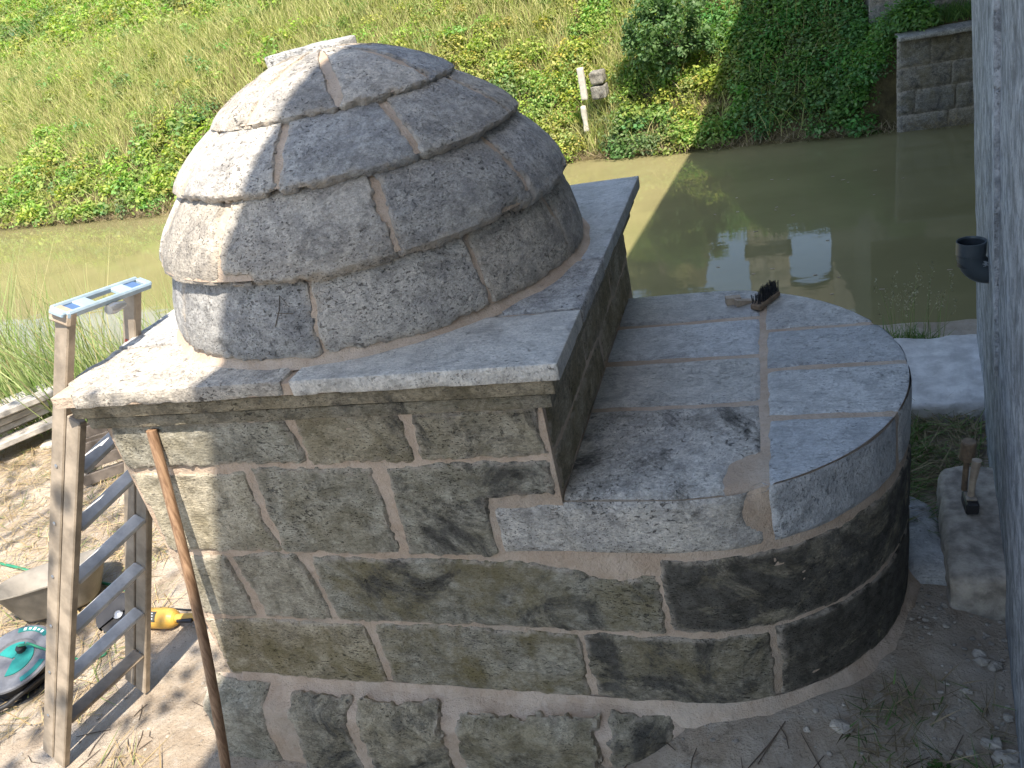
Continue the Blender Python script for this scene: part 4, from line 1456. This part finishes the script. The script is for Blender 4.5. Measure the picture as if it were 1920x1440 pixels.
reel_sector(95, 175, 0.01, 0.105, 0.014, 'socket_panel', M['teal'])
reel_sector(-75, 88, 0.01, 0.105, 0.014, 'socket_panel', M['teal'])
reel_sector(60, 120, 0.168, 0.195, 0.0225, 'rim_label', M['teal'])
reel_sector(-38, 5, 0.165, 0.195, 0.0225, 'rim_label', M['teal'])
lt = MB()
for k in range(5):
    t = math.radians(72 + 9 * k)
    dr = ru * math.cos(t) + rv * math.sin(t)
    tg = rax.cross(dr)
    lt.box(pc + dr * 0.182 + rax * 0.023, (0.008, 0.009 - 0.003 * (k % 2), 0.0008), (tg, dr, rax))
lt.build('worn_lettering', M['lettering'], reel)
MB().lathe(pc + ru * 0.01 + rv * 0.055, rax, [(0.008, 0.0), (0.008, 0.026), (0.035, 0.024), (0.045, 0.015), (0.045, 0)], 18).build('plug', M['black'], reel, smooth=False)
hp = [rc + Vector((0.20, -0.03, 0.08)), rc + Vector((0.10, -0.22, 0.05)), rc + Vector((0.02, -0.27, 0.03)), rc + Vector((-0.12, -0.26, 0.03))]
MB().tube(hp, 0.014, 10).build('carry_frame', M['black'], reel, smooth=True)

# mortar tub behind the reel
tc = Vector((-4.20, 2.74, 0))
tc.z = gz(tc.x, tc.y)
tub = thing('mortar_tub', tc[:], 'dusty grey mortar tub tipped up behind the cable reel', 'tub')
rows = []
nt_ = 40
tilt = Matrix.Rotation(math.radians(-14), 3, 'X')
for (h, a, b) in ((0.0, 0.20, 0.13), (0.02, 0.22, 0.15), (0.21, 0.31, 0.215), (0.222, 0.335, 0.235), (0.214, 0.335, 0.235), (0.20, 0.30, 0.208), (0.03, 0.205, 0.14), (0.028, 0.01, 0.01)):
    for k in range(nt_):
        t = 2 * math.pi * k / nt_
        cs, sn = math.cos(t), math.sin(t)
        q = Vector((a * math.copysign(abs(cs) ** 0.75, cs), b * math.copysign(abs(sn) ** 0.75, sn), h))
        q = Matrix.Rotation(math.radians(28), 3, 'Z') @ (tilt @ q)
        rows.append(tc + q + Vector((0, 0, 0.03)))
tf = [(i * nt_ + k, i * nt_ + (k + 1) % nt_, (i + 1) * nt_ + (k + 1) % nt_, (i + 1) * nt_ + k) for i in range(7) for k in range(nt_)]
mk('tub_shell', rows, tf, M['tub'], tub)
MB().lathe(tc + Vector((0, 0, 0.06)), (0, 0.2, 1), [(0, 0), (0, 0.135), (0.012, 0.14), (0.02, 0.1), (0.022, 0)], 24).build('tub_floor_shade', M['black'], tub)  # black disc painting the dark shade inside the tub

# green cords
def ground_path(pts, lift):
    out = []
    for i in range(len(pts) - 1):
        for t in np.linspace(0, 1, 8, endpoint=False):
            x = pts[i][0] + (pts[i + 1][0] - pts[i][0]) * t
            y = pts[i][1] + (pts[i + 1][1] - pts[i][1]) * t
            out.append((x, y, gz(x, y) + lift))
    out.append((pts[-1][0], pts[-1][1], gz(*pts[-1]) + lift))
    return out


tag(MB().tube(ground_path([(-6.6, 3.3), (-5.0, 3.09), (-4.55, 3.02), (-4.22, 2.95), (-3.95, 2.93), (-3.78, 2.86)], 0.016), 0.010, 8).build('garden_hose', M['cord'], None, smooth=True),
    'thin green hose snaking across the dry grass behind the tub', 'hose')
cpts = [pc + ru * 0.01 + rv * 0.055 + rax * 0.05, pc + ru * 0.08 + rv * 0.07 + rax * 0.06, pc + ru * 0.2 + rv * 0.06 + rax * 0.03]
cpts = [tuple(p) for p in cpts] + ground_path([(-3.70, 2.36), (-3.62, 2.42), (-3.64, 2.50)], 0.014)
tag(MB().tube(cpts, 0.0065, 8).build('extension_lead', M['cord'], None, smooth=True), 'dark green extension lead running from the reel to the grinder', 'cable')

# pile of weathered boards, far left
rp = random.Random(21)
for i in range(7):
    a = math.radians(52 + rp.uniform(-6, 6))
    d = Vector((math.cos(a), math.sin(a), rp.uniform(-0.02, 0.05))).normalized()
    s_ = Vector((-d.y, d.x, 0)).normalized()
    c = Vector((-6.35 - 0.10 * (i % 3), 4.62 + 0.05 * (i % 2), -1.77 + 0.05 + 0.085 * (i // 2) + 0.012 * (i % 2))) + s_ * (0.12 * ((i % 2) - 0.5) * 2)
    c.z += 0.03
    o = MB().box(c, (0.52 - 0.05 * (i % 3), 0.075, 0.030), (d, s_, d.cross(s_)), bevel=0.01).build('weathered_board', M['board'])
    where = ('lowest board', 'second lowest board', 'third board up', 'fourth board up', 'fifth board up', 'second board from the top', 'topmost board')[i]
    tag(o, 'grey weathered board, ' + where + ' of the pile beside the tall grass', 'board', 'boards in the pile')
tag(MB().box((-5.9, 4.72, gz(-5.9, 4.72) + 0.03), (0.30, 0.06, 0.018), (Vector((0.95, 0.3, 0)).normalized(), Vector((-0.3, 0.95, 0)).normalized(), Vector((0, 0, 1))), bevel=0.004).build('white_plank', M['white_post']),
    'short white plank on the ground next to the board pile', 'plank')
# slatted crate
cc = Vector((-4.95, 4.35, 0))
cc.z = gz(cc.x, cc.y)
crate = thing('slatted_crate', cc[:], 'dark slatted wooden crate standing behind the ladder', 'crate')
cu, cv = Vector((0.82, 0.57, 0)), Vector((-0.57, 0.82, 0))
for k in range(4):
    z = 0.06 + 0.125 * k
    for s_ in (-1, 1):
        MB().box(cc + cv * (0.2 * s_) + Vector((0, 0, z)), (0.36, 0.009, 0.043), (cu, cv, Vector((0, 0, 1))), bevel=0.003).build('slat', M['crate'], crate)
        MB().box(cc + cu * (0.36 * s_) + Vector((0, 0, z)), (0.009, 0.19, 0.043), (cu, cv, Vector((0, 0, 1))), bevel=0.003).build('slat', M['crate'], crate)
for a in (-1, 1):
    for b in (-1, 1):
        MB().box(cc + cu * (0.335 * a) + cv * (0.175 * b) + Vector((0, 0, 0.25)), (0.02, 0.02, 0.26), (cu, cv, Vector((0, 0, 1))), bevel=0.004).build('corner_post', M['board'], crate)

# whitewashed post and old stones on the far bank
pb = (-3.93, 19.1)
bz = gz(*pb)
post = thing('white_post', (-4.0, 18.8, ZW), 'broken whitewashed post standing in a bare gap of the far bank', 'post')
v, f = rounded_stone((-3.99, 18.72, -2.05), (-3.85, 18.86, -1.36), 0.02, 0.012, 520, 0.05, 0.02)
mk('upper_length', v, f, M['white_post'], post)
v, f = rounded_stone((-4.02, 18.62, -2.72), (-3.91, 18.76, -2.16), 0.025, 0.014, 523, 0.05, 0.03)
mk('lower_length', v, f, M['white_post'], post)
for i, (a, b, z0, z1) in enumerate(((-3.76, -3.46, -1.78, -1.52), (-3.78, -3.44, -2.10, -1.82))):
    v, f = rounded_stone((a, 18.85, z0), (b, 19.3, z1), 0.03, 0.02, 530 + i, 0.05, 0.03)
    tag(mk('bank_stone', v, f, M['far_stone'], color=wc(0.5, 0.2, 0.45)), ('upper' if i == 0 else 'lower') + ' grey squared stone set in the bank right of the white post', 'stone')

# ------------------------------------------------------------------ growth
def blades(name, base, h, wid, lean, tint, mat, rng, droop=0.35):
    n = len(base)
    az = rng.uniform(0, 2 * math.pi, n)
    wv = np.stack([np.cos(az), np.sin(az), az * 0], -1) * wid[:, None]
    up = np.stack([lean[:, 0] * h, lean[:, 1] * h, h], -1)
    mid = base + up * 0.55
    tip = base + up * np.array([1, 1, 1]) + np.stack([lean[:, 0], lean[:, 1], lean[:, 0] * 0], -1) * (h * droop)[:, None]
    V = np.stack([base - wv, base + wv, mid - wv * 0.7, mid + wv * 0.7, tip], 1).reshape(-1, 3)
    b = np.arange(n)[:, None] * 5
    F = np.concatenate([b + np.array([[0, 1, 3]]), b + np.array([[0, 3, 2]]), b + np.array([[2, 3, 4]])])
    o = mk(name, V, F, mat, smooth=False)
    set_tint(o, np.repeat(tint, 5, 0))
    return o


def set_tint(o, col):
    at = o.data.attributes.new('tint', 'FLOAT_COLOR', 'POINT')
    c = np.ones((len(col), 4), np.float32)
    c[:, :3] = np.clip(col, 0.003, 1)
    at.data.foreach_set('color', c.ravel())


def leaves(name, cen, nrm, size, tint, mat, rng, parent=None, aspect=0.55):
    n = len(cen)
    nrm = nrm / np.maximum(np.linalg.norm(nrm, axis=1, keepdims=True), 1e-6)
    r = rng.normal(size=(n, 3))
    a = np.cross(nrm, r)
    a /= np.maximum(np.linalg.norm(a, axis=1, keepdims=True), 1e-6)
    b = np.cross(nrm, a)
    s = size[:, None]
    fold = nrm * s * 0.18
    V = np.stack([cen - a * s, cen + b * s * aspect - a * s * 0.15 + fold, cen + a * s, cen - b * s * aspect - a * s * 0.15 + fold], 1).reshape(-1, 3)
    F = np.arange(4 * n).reshape(n, 4)
    o = mk(name, V, F, mat, parent, smooth=False)
    set_tint(o, np.repeat(tint, 4, 0))
    return o


def hue(n, a, b, rng, spread=0.15):
    t = rng.random((n, 1))
    return (np.array(a) * (1 - t) + np.array(b) * t) * (1 + spread * rng.normal(size=(n, 1)))


def clumps(cen, rad, hgt, per, rng):
    """leaf positions and normals over mounded clumps"""
    n = len(cen)
    k = np.repeat(np.arange(n), per)
    d = rng.normal(size=(len(k), 3))
    d[:, 2] = np.abs(d[:, 2]) + 0.1
    d /= np.linalg.norm(d, axis=1, keepdims=True)
    rr = rng.random(len(k)) ** 0.4
    p = cen[k] + d * rr[:, None] * np.stack([rad[k], rad[k], hgt[k]], -1)
    nn_ = d * np.array([0.6, 0.6, 1.0]) + rng.normal(size=d.shape) * 0.45 + np.array([0, 0, 0.35])
    return p, nn_, k


BR = np.random.default_rng(5)


def bank_points(n, x0, x1, t0, t1, rng):
    x = rng.uniform(x0, x1, n)
    y = np.interp(x, YW_X, YW_Y) + rng.uniform(t0, t1, n)
    return np.stack([x, y, ground_z(x, y)], -1)


def tval(P):
    return P[:, 1] - np.interp(P[:, 0], YW_X, YW_Y)


# leafy green cover
c = np.concatenate([bank_points(60, 1.5, 2.75, 0.15, 0.9, BR), bank_points(3300, -34, -12, 0.0, 12.5, BR), bank_points(2300, -12, 2.4, 0.0, 7.5, BR)])
t = tval(c)
zone = fbm(c * np.array([1, 1, 0]), 0.33, 3, 31)
dry = (0.94 * ss(1.6, 2.9, t + 2.4 * zone) * ss(7.0, 5.0, t + 0.9 * zone) * (c[:, 0] < -4.5)) + ((np.abs(c[:, 0] + 3.55 - 0.25 * (t - 1.5)) < 0.42) & (t < 3.4)) * 1.0
keep = BR.random(len(c)) > 0.86 * np.clip(dry, 0, 1)
keep &= ~((c[:, 0] > 2.75) & (t < 0.6)) & ~((c[:, 0] > 1.85) & (t > 1.0))
c = c[keep]
shade = ss(-1.6, 0.2, c[:, 0])
rad = BR.uniform(0.22, 0.55, len(c))
hgt = BR.uniform(0.18, 0.55, len(c)) * (1 + 0.3 * shade)
per = np.where(c[:, 0] < -12, 75, 185)
p, nn_, k = clumps(c, rad, hgt, per, BR)
big = np.where(c[k, 0] < -12, 0.058, 0.037) * BR.uniform(0.6, 1.35, len(k)) * BR.uniform(0.65, 1.5, len(c))[k]
tone = fbm(c * np.array([1, 1, 0]), 0.55, 3, 41)[k]
tint = hue(len(k), (0.15, 0.235, 0.04), (0.36, 0.39, 0.095), BR)
cool = ss(0.05, 0.45, tone)[:, None]
tint = tint * (1 - cool) + cool * hue(len(k), (0.085, 0.165, 0.045), (0.16, 0.24, 0.08), BR)
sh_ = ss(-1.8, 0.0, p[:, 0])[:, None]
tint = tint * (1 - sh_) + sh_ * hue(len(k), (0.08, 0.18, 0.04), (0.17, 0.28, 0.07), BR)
mul = np.stack([BR.uniform(0.75, 1.35, len(c)), BR.uniform(0.85, 1.25, len(c)), BR.uniform(0.7, 1.5, len(c))], -1)[k]
tint = tint * mul * np.array([1.08, 1.12, 1.2])
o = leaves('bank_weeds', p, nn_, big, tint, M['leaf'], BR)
tag(o, 'dense leafy green weeds and nettles covering the far bank', 'weeds', kind='stuff')
# grass, green and straw-coloured
g = bank_points(130000, -32, 1.8, 0.05, 10.5, BR)
t = tval(g)
zone = fbm(g * np.array([1, 1, 0]), 0.33, 3, 31)
dry = 0.94 * ss(1.6, 2.9, t + 2.4 * zone) * ss(7.0, 5.0, t + 0.9 * zone) * (g[:, 0] < -4.5) + ((np.abs(g[:, 0] + 3.55 - 0.25 * (t - 1.5)) < 0.5)) * 1.0
keep = BR.random(len(g)) < 0.16 + 0.84 * np.clip(dry, 0, 1)
g, dry = g[keep], np.clip(dry[keep], 0, 1)
n = len(g)
h = BR.uniform(0.28, 0.72, n)
col = hue(n, (0.26, 0.32, 0.08), (0.56, 0.49, 0.24), BR, 0.12)
o = blades('bank_grass', g, h, BR.uniform(0.006, 0.014, n), BR.normal(0, 0.33, (n, 2)), col, M['grass'], BR)
tag(o, 'tall yellowing meadow grass on the far bank slope', 'grass', kind='stuff')
lg_ = BR.uniform(0, 1, (2600, 2))
lp = np.stack([1.9 + lg_[:, 0] * 4.2, 17.35 + lg_[:, 1] * 1.6, lg_[:, 0] * 0], -1)
lp[:, 2] = ground_z(lp[:, 0], lp[:, 1])
n = len(lp)
o = blades('ledge_grass', lp, BR.uniform(0.08, 0.26, n), BR.uniform(0.008, 0.016, n), BR.normal(0, 0.4, (n, 2)), hue(n, (0.06, 0.14, 0.03), (0.14, 0.22, 0.05), BR), M['grass'], BR)
tag(o, 'green grass on the ledge before the far bridge pier', 'grass', kind='stuff')
# dry litter and twigs hanging along the waterline
q = bank_points(5000, -26, 3.4, -0.25, 0.25, BR)
q[:, 2] = np.maximum(q[:, 2], ZW + 0.01) + BR.uniform(0, 0.12, len(q))
n = len(q)
o = blades('waterline_litter', q, BR.uniform(0.05, 0.2, n), BR.uniform(0.004, 0.009, n), BR.normal(0, 1.1, (n, 2)), hue(n, (0.16, 0.12, 0.07), (0.34, 0.27, 0.16), BR), M['hay'], BR, 0.1)
tag(o, 'pale dry roots and litter along the far waterline', 'litter', kind='stuff')


def tree(name, label, base, trunk_h, cen, rad, nclump, per, size, cols, rng, group=None, trunk_r=0.08, clump_r=0.3, hollow=0.35):
    t_ = thing(name, base, label, 'tree' if 'tree' in name else 'shrub', group)
    base = Vector(base)
    cen = Vector(cen)
    tm = MB()
    top = base.lerp(cen, 0.75)
    tm.tube([base - Vector((0, 0, 0.1)), base.lerp(top, 0.5) + Vector((0.06, 0.04, 0)), top], [trunk_r, trunk_r * 0.75, trunk_r * 0.4], 8)
    d = rng.normal(size=(nclump, 3))
    d /= np.linalg.norm(d, axis=1, keepdims=True)
    rr = hollow + (1 - hollow) * rng.random((nclump, 1)) ** 0.6
    cc_ = np.array(cen) + d * rr * np.array(rad)
    for i in range(min(14, nclump)):
        a = base.lerp(top, rng.uniform(0.45, 1.0))
        e_ = Vector(cc_[i])
        m_ = a.lerp(e_, 0.5) + Vector((0, 0, 0.1))
        tm.tube([a, m_, e_], [trunk_r * 0.4, trunk_r * 0.25, trunk_r * 0.1], 6)
    tm.build('trunk', M['bark'], t_, smooth=True)
    k = np.repeat(np.arange(nclump), per)
    dd = rng.normal(size=(len(k), 3))
    dd /= np.linalg.norm(dd, axis=1, keepdims=True)
    cr = clump_r * rng.uniform(0.6, 1.3, nclump)[k]
    p_ = cc_[k] + dd * (cr * rng.random(len(k)) ** 0.45)[:, None] * np.array([1, 1, 0.75])
    nn2 = dd * 0.6 + rng.normal(size=dd.shape) * 0.5 + np.array([0, 0, 0.5])
    leaves('crown', p_, nn2, size * rng.uniform(0.65, 1.3, len(k)), hue(len(k), cols[0], cols[1], rng), M['leaf'], rng, t_)
    return t_


TRG = np.random.default_rng(77)
tree('bank_shrub', 'blue-green elder shrub on the far bank at the edge of the shade', (-2.0, 19.25, gz(-2.0, 19.25)), 1.0, (-1.95, 19.2, -1.05), (1.0, 0.75, 0.85), 70, 90, 0.055,
     ((0.07, 0.15, 0.05), (0.16, 0.25, 0.10)), TRG, clump_r=0.26)
for i, (x, y, s_, lab_) in enumerate(((-3.4, 23.5, 1.0, 'leafy tree on top of the far bank left of the gateway'), (-6.5, 25.5, 1.2, 'broad tree on the far bank behind the shrub'), (-10.5, 28.5, 1.3, 'rounded tree on the far bank crest above the dome'),
                                  (-15.5, 31.5, 1.4, 'dark tree on the crest of the far bank meadow'), (-21, 33.5, 1.5, 'tall tree on the crest above the yellow grass'), (-27.5, 35.5, 1.6, 'spreading tree at the far upstream end of the bank crest'))):
    z = gz(x, y)
    tree('bank_tree', lab_, (x, y, z), 2.5, (x, y, z + 3.0 * s_), (1.7 * s_, 1.5 * s_, 2.4 * s_), 90, 60, 0.10, ((0.06, 0.13, 0.03), (0.15, 0.24, 0.06)), TRG, trunk_r=0.14, clump_r=0.5)
# tree behind the ladder side: its leaves dapple the ladder and the ground
sd = np.array([0.347, -0.47, 1.0])
dap = thing('dappling_tree', (-5.6, -3.4, gz(-5.6, -3.4)), 'leafy tree behind the camera whose shade dapples the ladder', 'tree')
nd = 85
fx = TRG.uniform(-6.5, -2.72, nd)
fy = TRG.uniform(0.3, 4.6, nd)
ok = ~((fx > -3.35) & (fy > 2.15))
fx, fy = fx[ok], fy[ok]
hh = TRG.uniform(4.2, 6.4, len(fx))
cc_ = np.stack([fx, fy, fx * 0 - 1.0], -1) + hh[:, None] * sd
tm = MB()
tm.tube([(-5.6, -3.4, gz(-5.6, -3.4) - 0.1), (-5.4, -3.2, 1.0), (-4.6, -2.6, 3.2)], [0.2, 0.16, 0.11], 10)
for i in range(0, len(cc_), 7):
    e_ = Vector(cc_[i])
    a = Vector((-4.6, -2.6, 3.2))
    tm.tube([a, a.lerp(e_, 0.5) + Vector((0, 0, 0.3)), e_], [0.05, 0.03, 0.008], 6)
tm.build('trunk', M['bark'], dap, smooth=True)
k = np.repeat(np.arange(len(cc_)), 26)
dd = TRG.normal(size=(len(k), 3)) * np.array([0.26, 0.26, 0.2])
leaves('crown', cc_[k] + dd, TRG.normal(size=(len(k), 3)) + np.array([0, 0, 0.8]), TRG.uniform(0.035, 0.075, len(k)), hue(len(k), (0.06, 0.13, 0.03), (0.14, 0.22, 0.05), TRG), M['leaf'], TRG, dap)

NR = np.random.default_rng(15)


def near(n, x0, x1, y0, y1, rng):
    x, y = rng.uniform(x0, x1, n), rng.uniform(y0, y1, n)
    return np.stack([x, y, ground_z(x, y)], -1)


# tall grass along the near edge, left
p = near(6500, -9.6, -3.6, 4.75, 7.2, NR)
p = p[(fbm(p * np.array([1, 1, 0]), 1.2, 2, 3) > -0.25) & (p[:, 1] > 4.75 + 0.25 * (p[:, 0] > -5.5))]
n = len(p)
h = NR.uniform(0.6, 1.3, n) * (1 + 0.3 * ss(-5.5, -7.5, p[:, 0]))
tall = NR.random(n) < 0.10
h[tall] *= 1.35
col = np.where(tall[:, None], hue(n, (0.42, 0.36, 0.18), (0.5, 0.44, 0.25), NR), hue(n, (0.16, 0.26, 0.06), (0.38, 0.42, 0.20), NR))
o = blades('tall_grass', p, h, NR.uniform(0.003, 0.008, n), NR.normal(0, 0.20, (n, 2)) + np.array([-0.08, 0]), col, M['grass'], NR)
tag(o, 'tall pale grass at the near river edge beyond the ladder', 'grass', kind='stuff')
# mown hay lying on the ground, left
p = near(17000, -7.5, -2.45, 0.9, 5.0, NR)
d_ = foot_dist(p[:, 0], p[:, 1])
keep = (fbm(p * np.array([1, 1, 0]), 1.5, 3, 8) + 0.30 * ss(-2.7, -4.2, p[:, 0]) > 0.02) & (d_ > 0.14)
p = p[keep]
n = len(p)
p[:, 2] += NR.uniform(0.004, 0.03, n)
L = NR.uniform(0.08, 0.26, n)
az = NR.uniform(0, 2 * math.pi, n)
lean = np.stack([np.cos(az), np.sin(az)], -1) * NR.uniform(6, 20, (n, 1))
h = L / np.maximum(np.linalg.norm(lean, axis=1), 1)
green = NR.random((n, 1)) < 0.16
col = np.where(green, hue(n, (0.12, 0.17, 0.05), (0.22, 0.25, 0.09), NR), hue(n, (0.26, 0.18, 0.09), (0.50, 0.38, 0.21), NR))
o = blades('mown_hay', p, h, NR.uniform(0.0018, 0.004, n), lean, col, M['hay'], NR, 0.05)
tag(o, 'mown straw-coloured grass lying over the ground left of the pillar', 'hay', kind='stuff')
# dried grass between tongue and wall
p = near(3600, 0.40, 0.98, 3.05, 4.15, NR)
p = p[(foot_dist(p[:, 0], p[:, 1]) > 0.03) & (p[:, 0] < 0.30 + 0.155 * p[:, 1] + 0.02) & ~((p[:, 0] > 0.56) & (p[:, 1] < 3.36))]
n = len(p)
p[:, 2] += NR.uniform(0.004, 0.05, n)
L = NR.uniform(0.05, 0.16, n)
az = NR.uniform(0, 2 * math.pi, n)
lean = np.stack([np.cos(az), np.sin(az)], -1) * NR.uniform(1.2, 9, (n, 1))
h = L / np.maximum(np.linalg.norm(lean, axis=1), 1)
green = NR.random((n, 1)) < 0.3 + 0.4 * (p[:, :1] < 0.55)
col = np.where(green, hue(n, (0.07, 0.14, 0.03), (0.15, 0.21, 0.06), NR), hue(n, (0.15, 0.115, 0.065), (0.32, 0.26, 0.15), NR))
o = blades('dried_grass', p, h, NR.uniform(0.002, 0.0045, n), lean, col, M['hay'], NR, 0.1)
tag(o, 'withered grass clippings between the rounded tongue and the bridge wall', 'grass', kind='stuff')
p = near(900, 0.12, 0.62, 1.55, 2.25, NR)
p = p[(foot_dist(p[:, 0], p[:, 1]) > 0.12) & (fbm(p * np.array([1, 1, 0]), 4, 2, 18) > 0.02)]
n = len(p)
p[:, 2] += NR.uniform(0.002, 0.02, n)
az = NR.uniform(0, 2 * math.pi, n)
lean = np.stack([np.cos(az), np.sin(az)], -1) * NR.uniform(1.0, 7, (n, 1))
h = NR.uniform(0.03, 0.12, n) / np.maximum(np.linalg.norm(lean, axis=1), 1)
green = NR.random((n, 1)) < 0.35
col = np.where(green, hue(n, (0.05, 0.11, 0.03), (0.12, 0.18, 0.05), NR), hue(n, (0.12, 0.09, 0.055), (0.28, 0.22, 0.13), NR))
o = blades('withered_weeds', p, h, NR.uniform(0.0015, 0.0035, n), lean, col, M['hay'], NR, 0.1)
tag(o, 'withered dark weeds in the dirt near the bridge wall foot', 'weeds', kind='stuff')
# green strip along the slab and tuft at its water edge
p = np.concatenate([near(420, 0.52, 0.64, 3.6, 4.85, NR), near(360, 0.55, 0.86, 4.76, 4.95, NR)])
p[:, 2] = np.maximum(p[:, 2], -1.62)
n = len(p)
h = NR.uniform(0.05, 0.14, n)
o = blades('creeping_grass', p, h, NR.uniform(0.003, 0.006, n), NR.normal(0, 0.6, (n, 2)), hue(n, (0.06, 0.14, 0.03), (0.16, 0.24, 0.07), NR), M['grass'], NR)
tag(o, 'low green grass creeping along the white slab', 'grass', kind='stuff')
p = near(34, 0.62, 0.92, 4.80, 4.98, NR)
p[:, 2] = -1.55
n = len(p)
h = NR.uniform(0.22, 0.52, n)
tuft = thing('grass_tuft', (0.75, 4.88, -1.55), 'tuft of tall seeding grass at the water edge of the white slab', 'grass tuft')
lean = NR.normal(0, 0.12, (n, 2))
o = blades('stems', p, h, np.full(n, 0.0022), lean, hue(n, (0.14, 0.19, 0.07), (0.30, 0.29, 0.15), NR), M['grass'], NR, 0.25)
o.parent = tuft
o.location = o.location - tuft.location
sp_, sn_ = [], []
for i in range(n):
    if h[i] > 0.3:
        tipp = p[i] + np.array([lean[i, 0] * h[i] * 1.2, lean[i, 1] * h[i] * 1.2, h[i]])
        for q in range(9):
            sp_.append(tipp + np.array([NR.normal(0, .006), NR.normal(0, .006), -0.012 * q]))
            sn_.append(NR.normal(size=3))
leaves('seed_heads', np.array(sp_), np.array(sn_), NR.uniform(0.006, 0.011, len(sp_)), hue(len(sp_), (0.3, 0.27, 0.16), (0.4, 0.36, 0.24), NR), M['hay'], NR, tuft)['kind'] = 'stuff'


# small weeds rooted in the earth at the foot of the wall
def sprig(x, y, label, nl, spreadr, size, cols):
    z = gz(x, y)
    c_ = np.array([x, y, z])
    d = NR.normal(size=(nl, 3))
    d[:, 2] = np.abs(d[:, 2])
    d /= np.linalg.norm(d, axis=1, keepdims=True)
    o = leaves('small_weed', c_ + d * spreadr * NR.uniform(0.3, 1, (nl, 1)) * np.array([1, 1, 0.7]) + np.array([0, 0, 0.008]), d * 0.3 + np.array([0, 0, 1]) + NR.normal(size=d.shape) * 0.3,
               size * NR.uniform(0.6, 1.2, nl), hue(nl, *cols, NR), M['leaf'], NR, None, 0.7)
    tag(o, label, 'weed', 'weeds in the bare earth')


gcol = ((0.05, 0.12, 0.03), (0.10, 0.19, 0.05))
for (x, y, lab_, nl, sr, sz) in ((-1.02, 1.80, 'small round-leaved weed growing at the foot of the plinth', 14, 0.05, 0.013), (-0.93, 1.80, 'larger leafy weed at the foot of the plinth', 26, 0.065, 0.016),
                                 (-0.76, 1.80, 'tiny two-leaved seedling at the foot of the plinth', 6, 0.03, 0.012), (0.20, 1.83, 'small green weed in the dirt before the rounded tongue', 16, 0.05, 0.011),
                                 (0.40, 1.93, 'dark straggling weed near the rubble by the bridge wall', 34, 0.055, 0.012)):
    sprig(x, y, lab_, nl, sr, sz, gcol)
# twigs, grit and rubble
tw = MB()
rt = random.Random(4)
for i in range(90):
    x, y = (rt.uniform(-1.3, 0.6), rt.uniform(1.5, 2.0)) if i < 60 else (rt.uniform(-3.6, -2.5), rt.uniform(1.3, 2.4))
    if foot_dist(np.array(x), np.array(y)) < 0.10 and x > -2.3:
        continue
    a, l = rt.uniform(0, math.pi), rt.uniform(0.03, 0.12)
    pts = []
    for s_ in (-1, 0, 1):
        xx, yy = x + s_ * l * math.cos(a) + rt.uniform(-.01, .01), y + s_ * l * math.sin(a) + rt.uniform(-.01, .01)
        pts.append((xx, yy, gz(xx, yy) + 0.006))
    tw.tube(pts, [0.0018, 0.0024, 0.0014], 5)
tag(tw.build('twigs', M['stick']), 'thin dark twigs and roots scattered over the bare earth', 'twigs', kind='stuff')


def pebble(c, s, seed):
    th_, ph_ = np.meshgrid(np.linspace(0, 2 * math.pi, 9)[:-1], np.linspace(0.25, math.pi - 0.25, 5), indexing='ij')
    P = np.stack([np.cos(th_) * np.sin(ph_), np.sin(th_) * np.sin(ph_), np.cos(ph_) * 0.55], -1) * np.array([1.0 + 0.5 * ((seed * 7) % 5) / 5, 1.0, 1.0])
    P = P * (1 + 0.55 * fbm(P + seed, 1.3, 2, seed % 97))[..., None] * s + np.array(c)
    F = [tuple(q) for q in grid_faces(8, 5, wrap=True)]
    V = P.reshape(-1, 3)
    F += [tuple(5 * i for i in range(8)), tuple(5 * i + 4 for i in range(7, -1, -1))]
    return V.tolist(), F


gm_ = MB()
for i in range(900):
    x, y = (rt.uniform(-2.3, 0.7), rt.uniform(1.35, 2.1)) if i < 420 else ((rt.uniform(-4.2, -2.45), rt.uniform(1.2, 3.0)) if i < 760 else (rt.uniform(0.40, 0.75), rt.uniform(2.1, 3.2)))
    if x > pier_x(y, -1.5):
        continue
    s = rt.uniform(0.003, 0.010) * (1.7 if rt.random() < 0.05 else 1)
    gm_.add(*pebble((x, y, gz(x, y) + s * 0.2), s, i))
tag(gm_.build('grit', M['rubble'], None, smooth=False), 'pale stone grit scattered over the earth', 'grit', kind='stuff')
for i in range(22):
    y = rt.uniform(1.65, 2.45)
    x = pier_x(y, -1.55) - abs(rt.gauss(0.02, 0.06)) - 0.01
    s = rt.uniform(0.010, 0.030)
    V, F = pebble((x, y, gz(x, y) + s * 0.35), s, 1000 + i)
    tag(mk('rubble_stone', V, F, M['rubble'], None, smooth=False), 'rough pale rubble stone heaped at the foot of the bridge wall', 'stone', 'rubble along the wall foot')
for i, (x, y, s, lab_) in enumerate(((-2.62, 1.62, 0.05, 'pale chunk of stone on the sunlit dirt near the pole'), (0.12, 2.0, 0.028, 'white lump of stone lying before the rounded tongue'), (-1.44, 1.80, 0.11, 'pale broken stone leaning on the foot of the plinth'))):
    V, F = pebble((x, y, gz(x, y) + s * 0.3), s, 2000 + i)
    tag(mk('loose_stone', V, F, M['rubble'], None, smooth=False), lab_, 'stone')
# specks floating on the river
fl = MB()
for i in range(26):
    x, y = rt.uniform(-1, 2.2), rt.uniform(9, 15)
    a = rt.uniform(-.3, .3)
    fl.box((x, y, ZW + 0.004), (rt.uniform(.01, .035), 0.006, 0.003), (Vector((math.cos(a), math.sin(a), 0)), Vector((-math.sin(a), math.cos(a), 0)), Vector((0, 0, 1))))
tag(fl.build('floating_seeds', M['offcut']), 'pale floating seeds and leaves drifting on the shaded water', 'flotsam', kind='stuff')
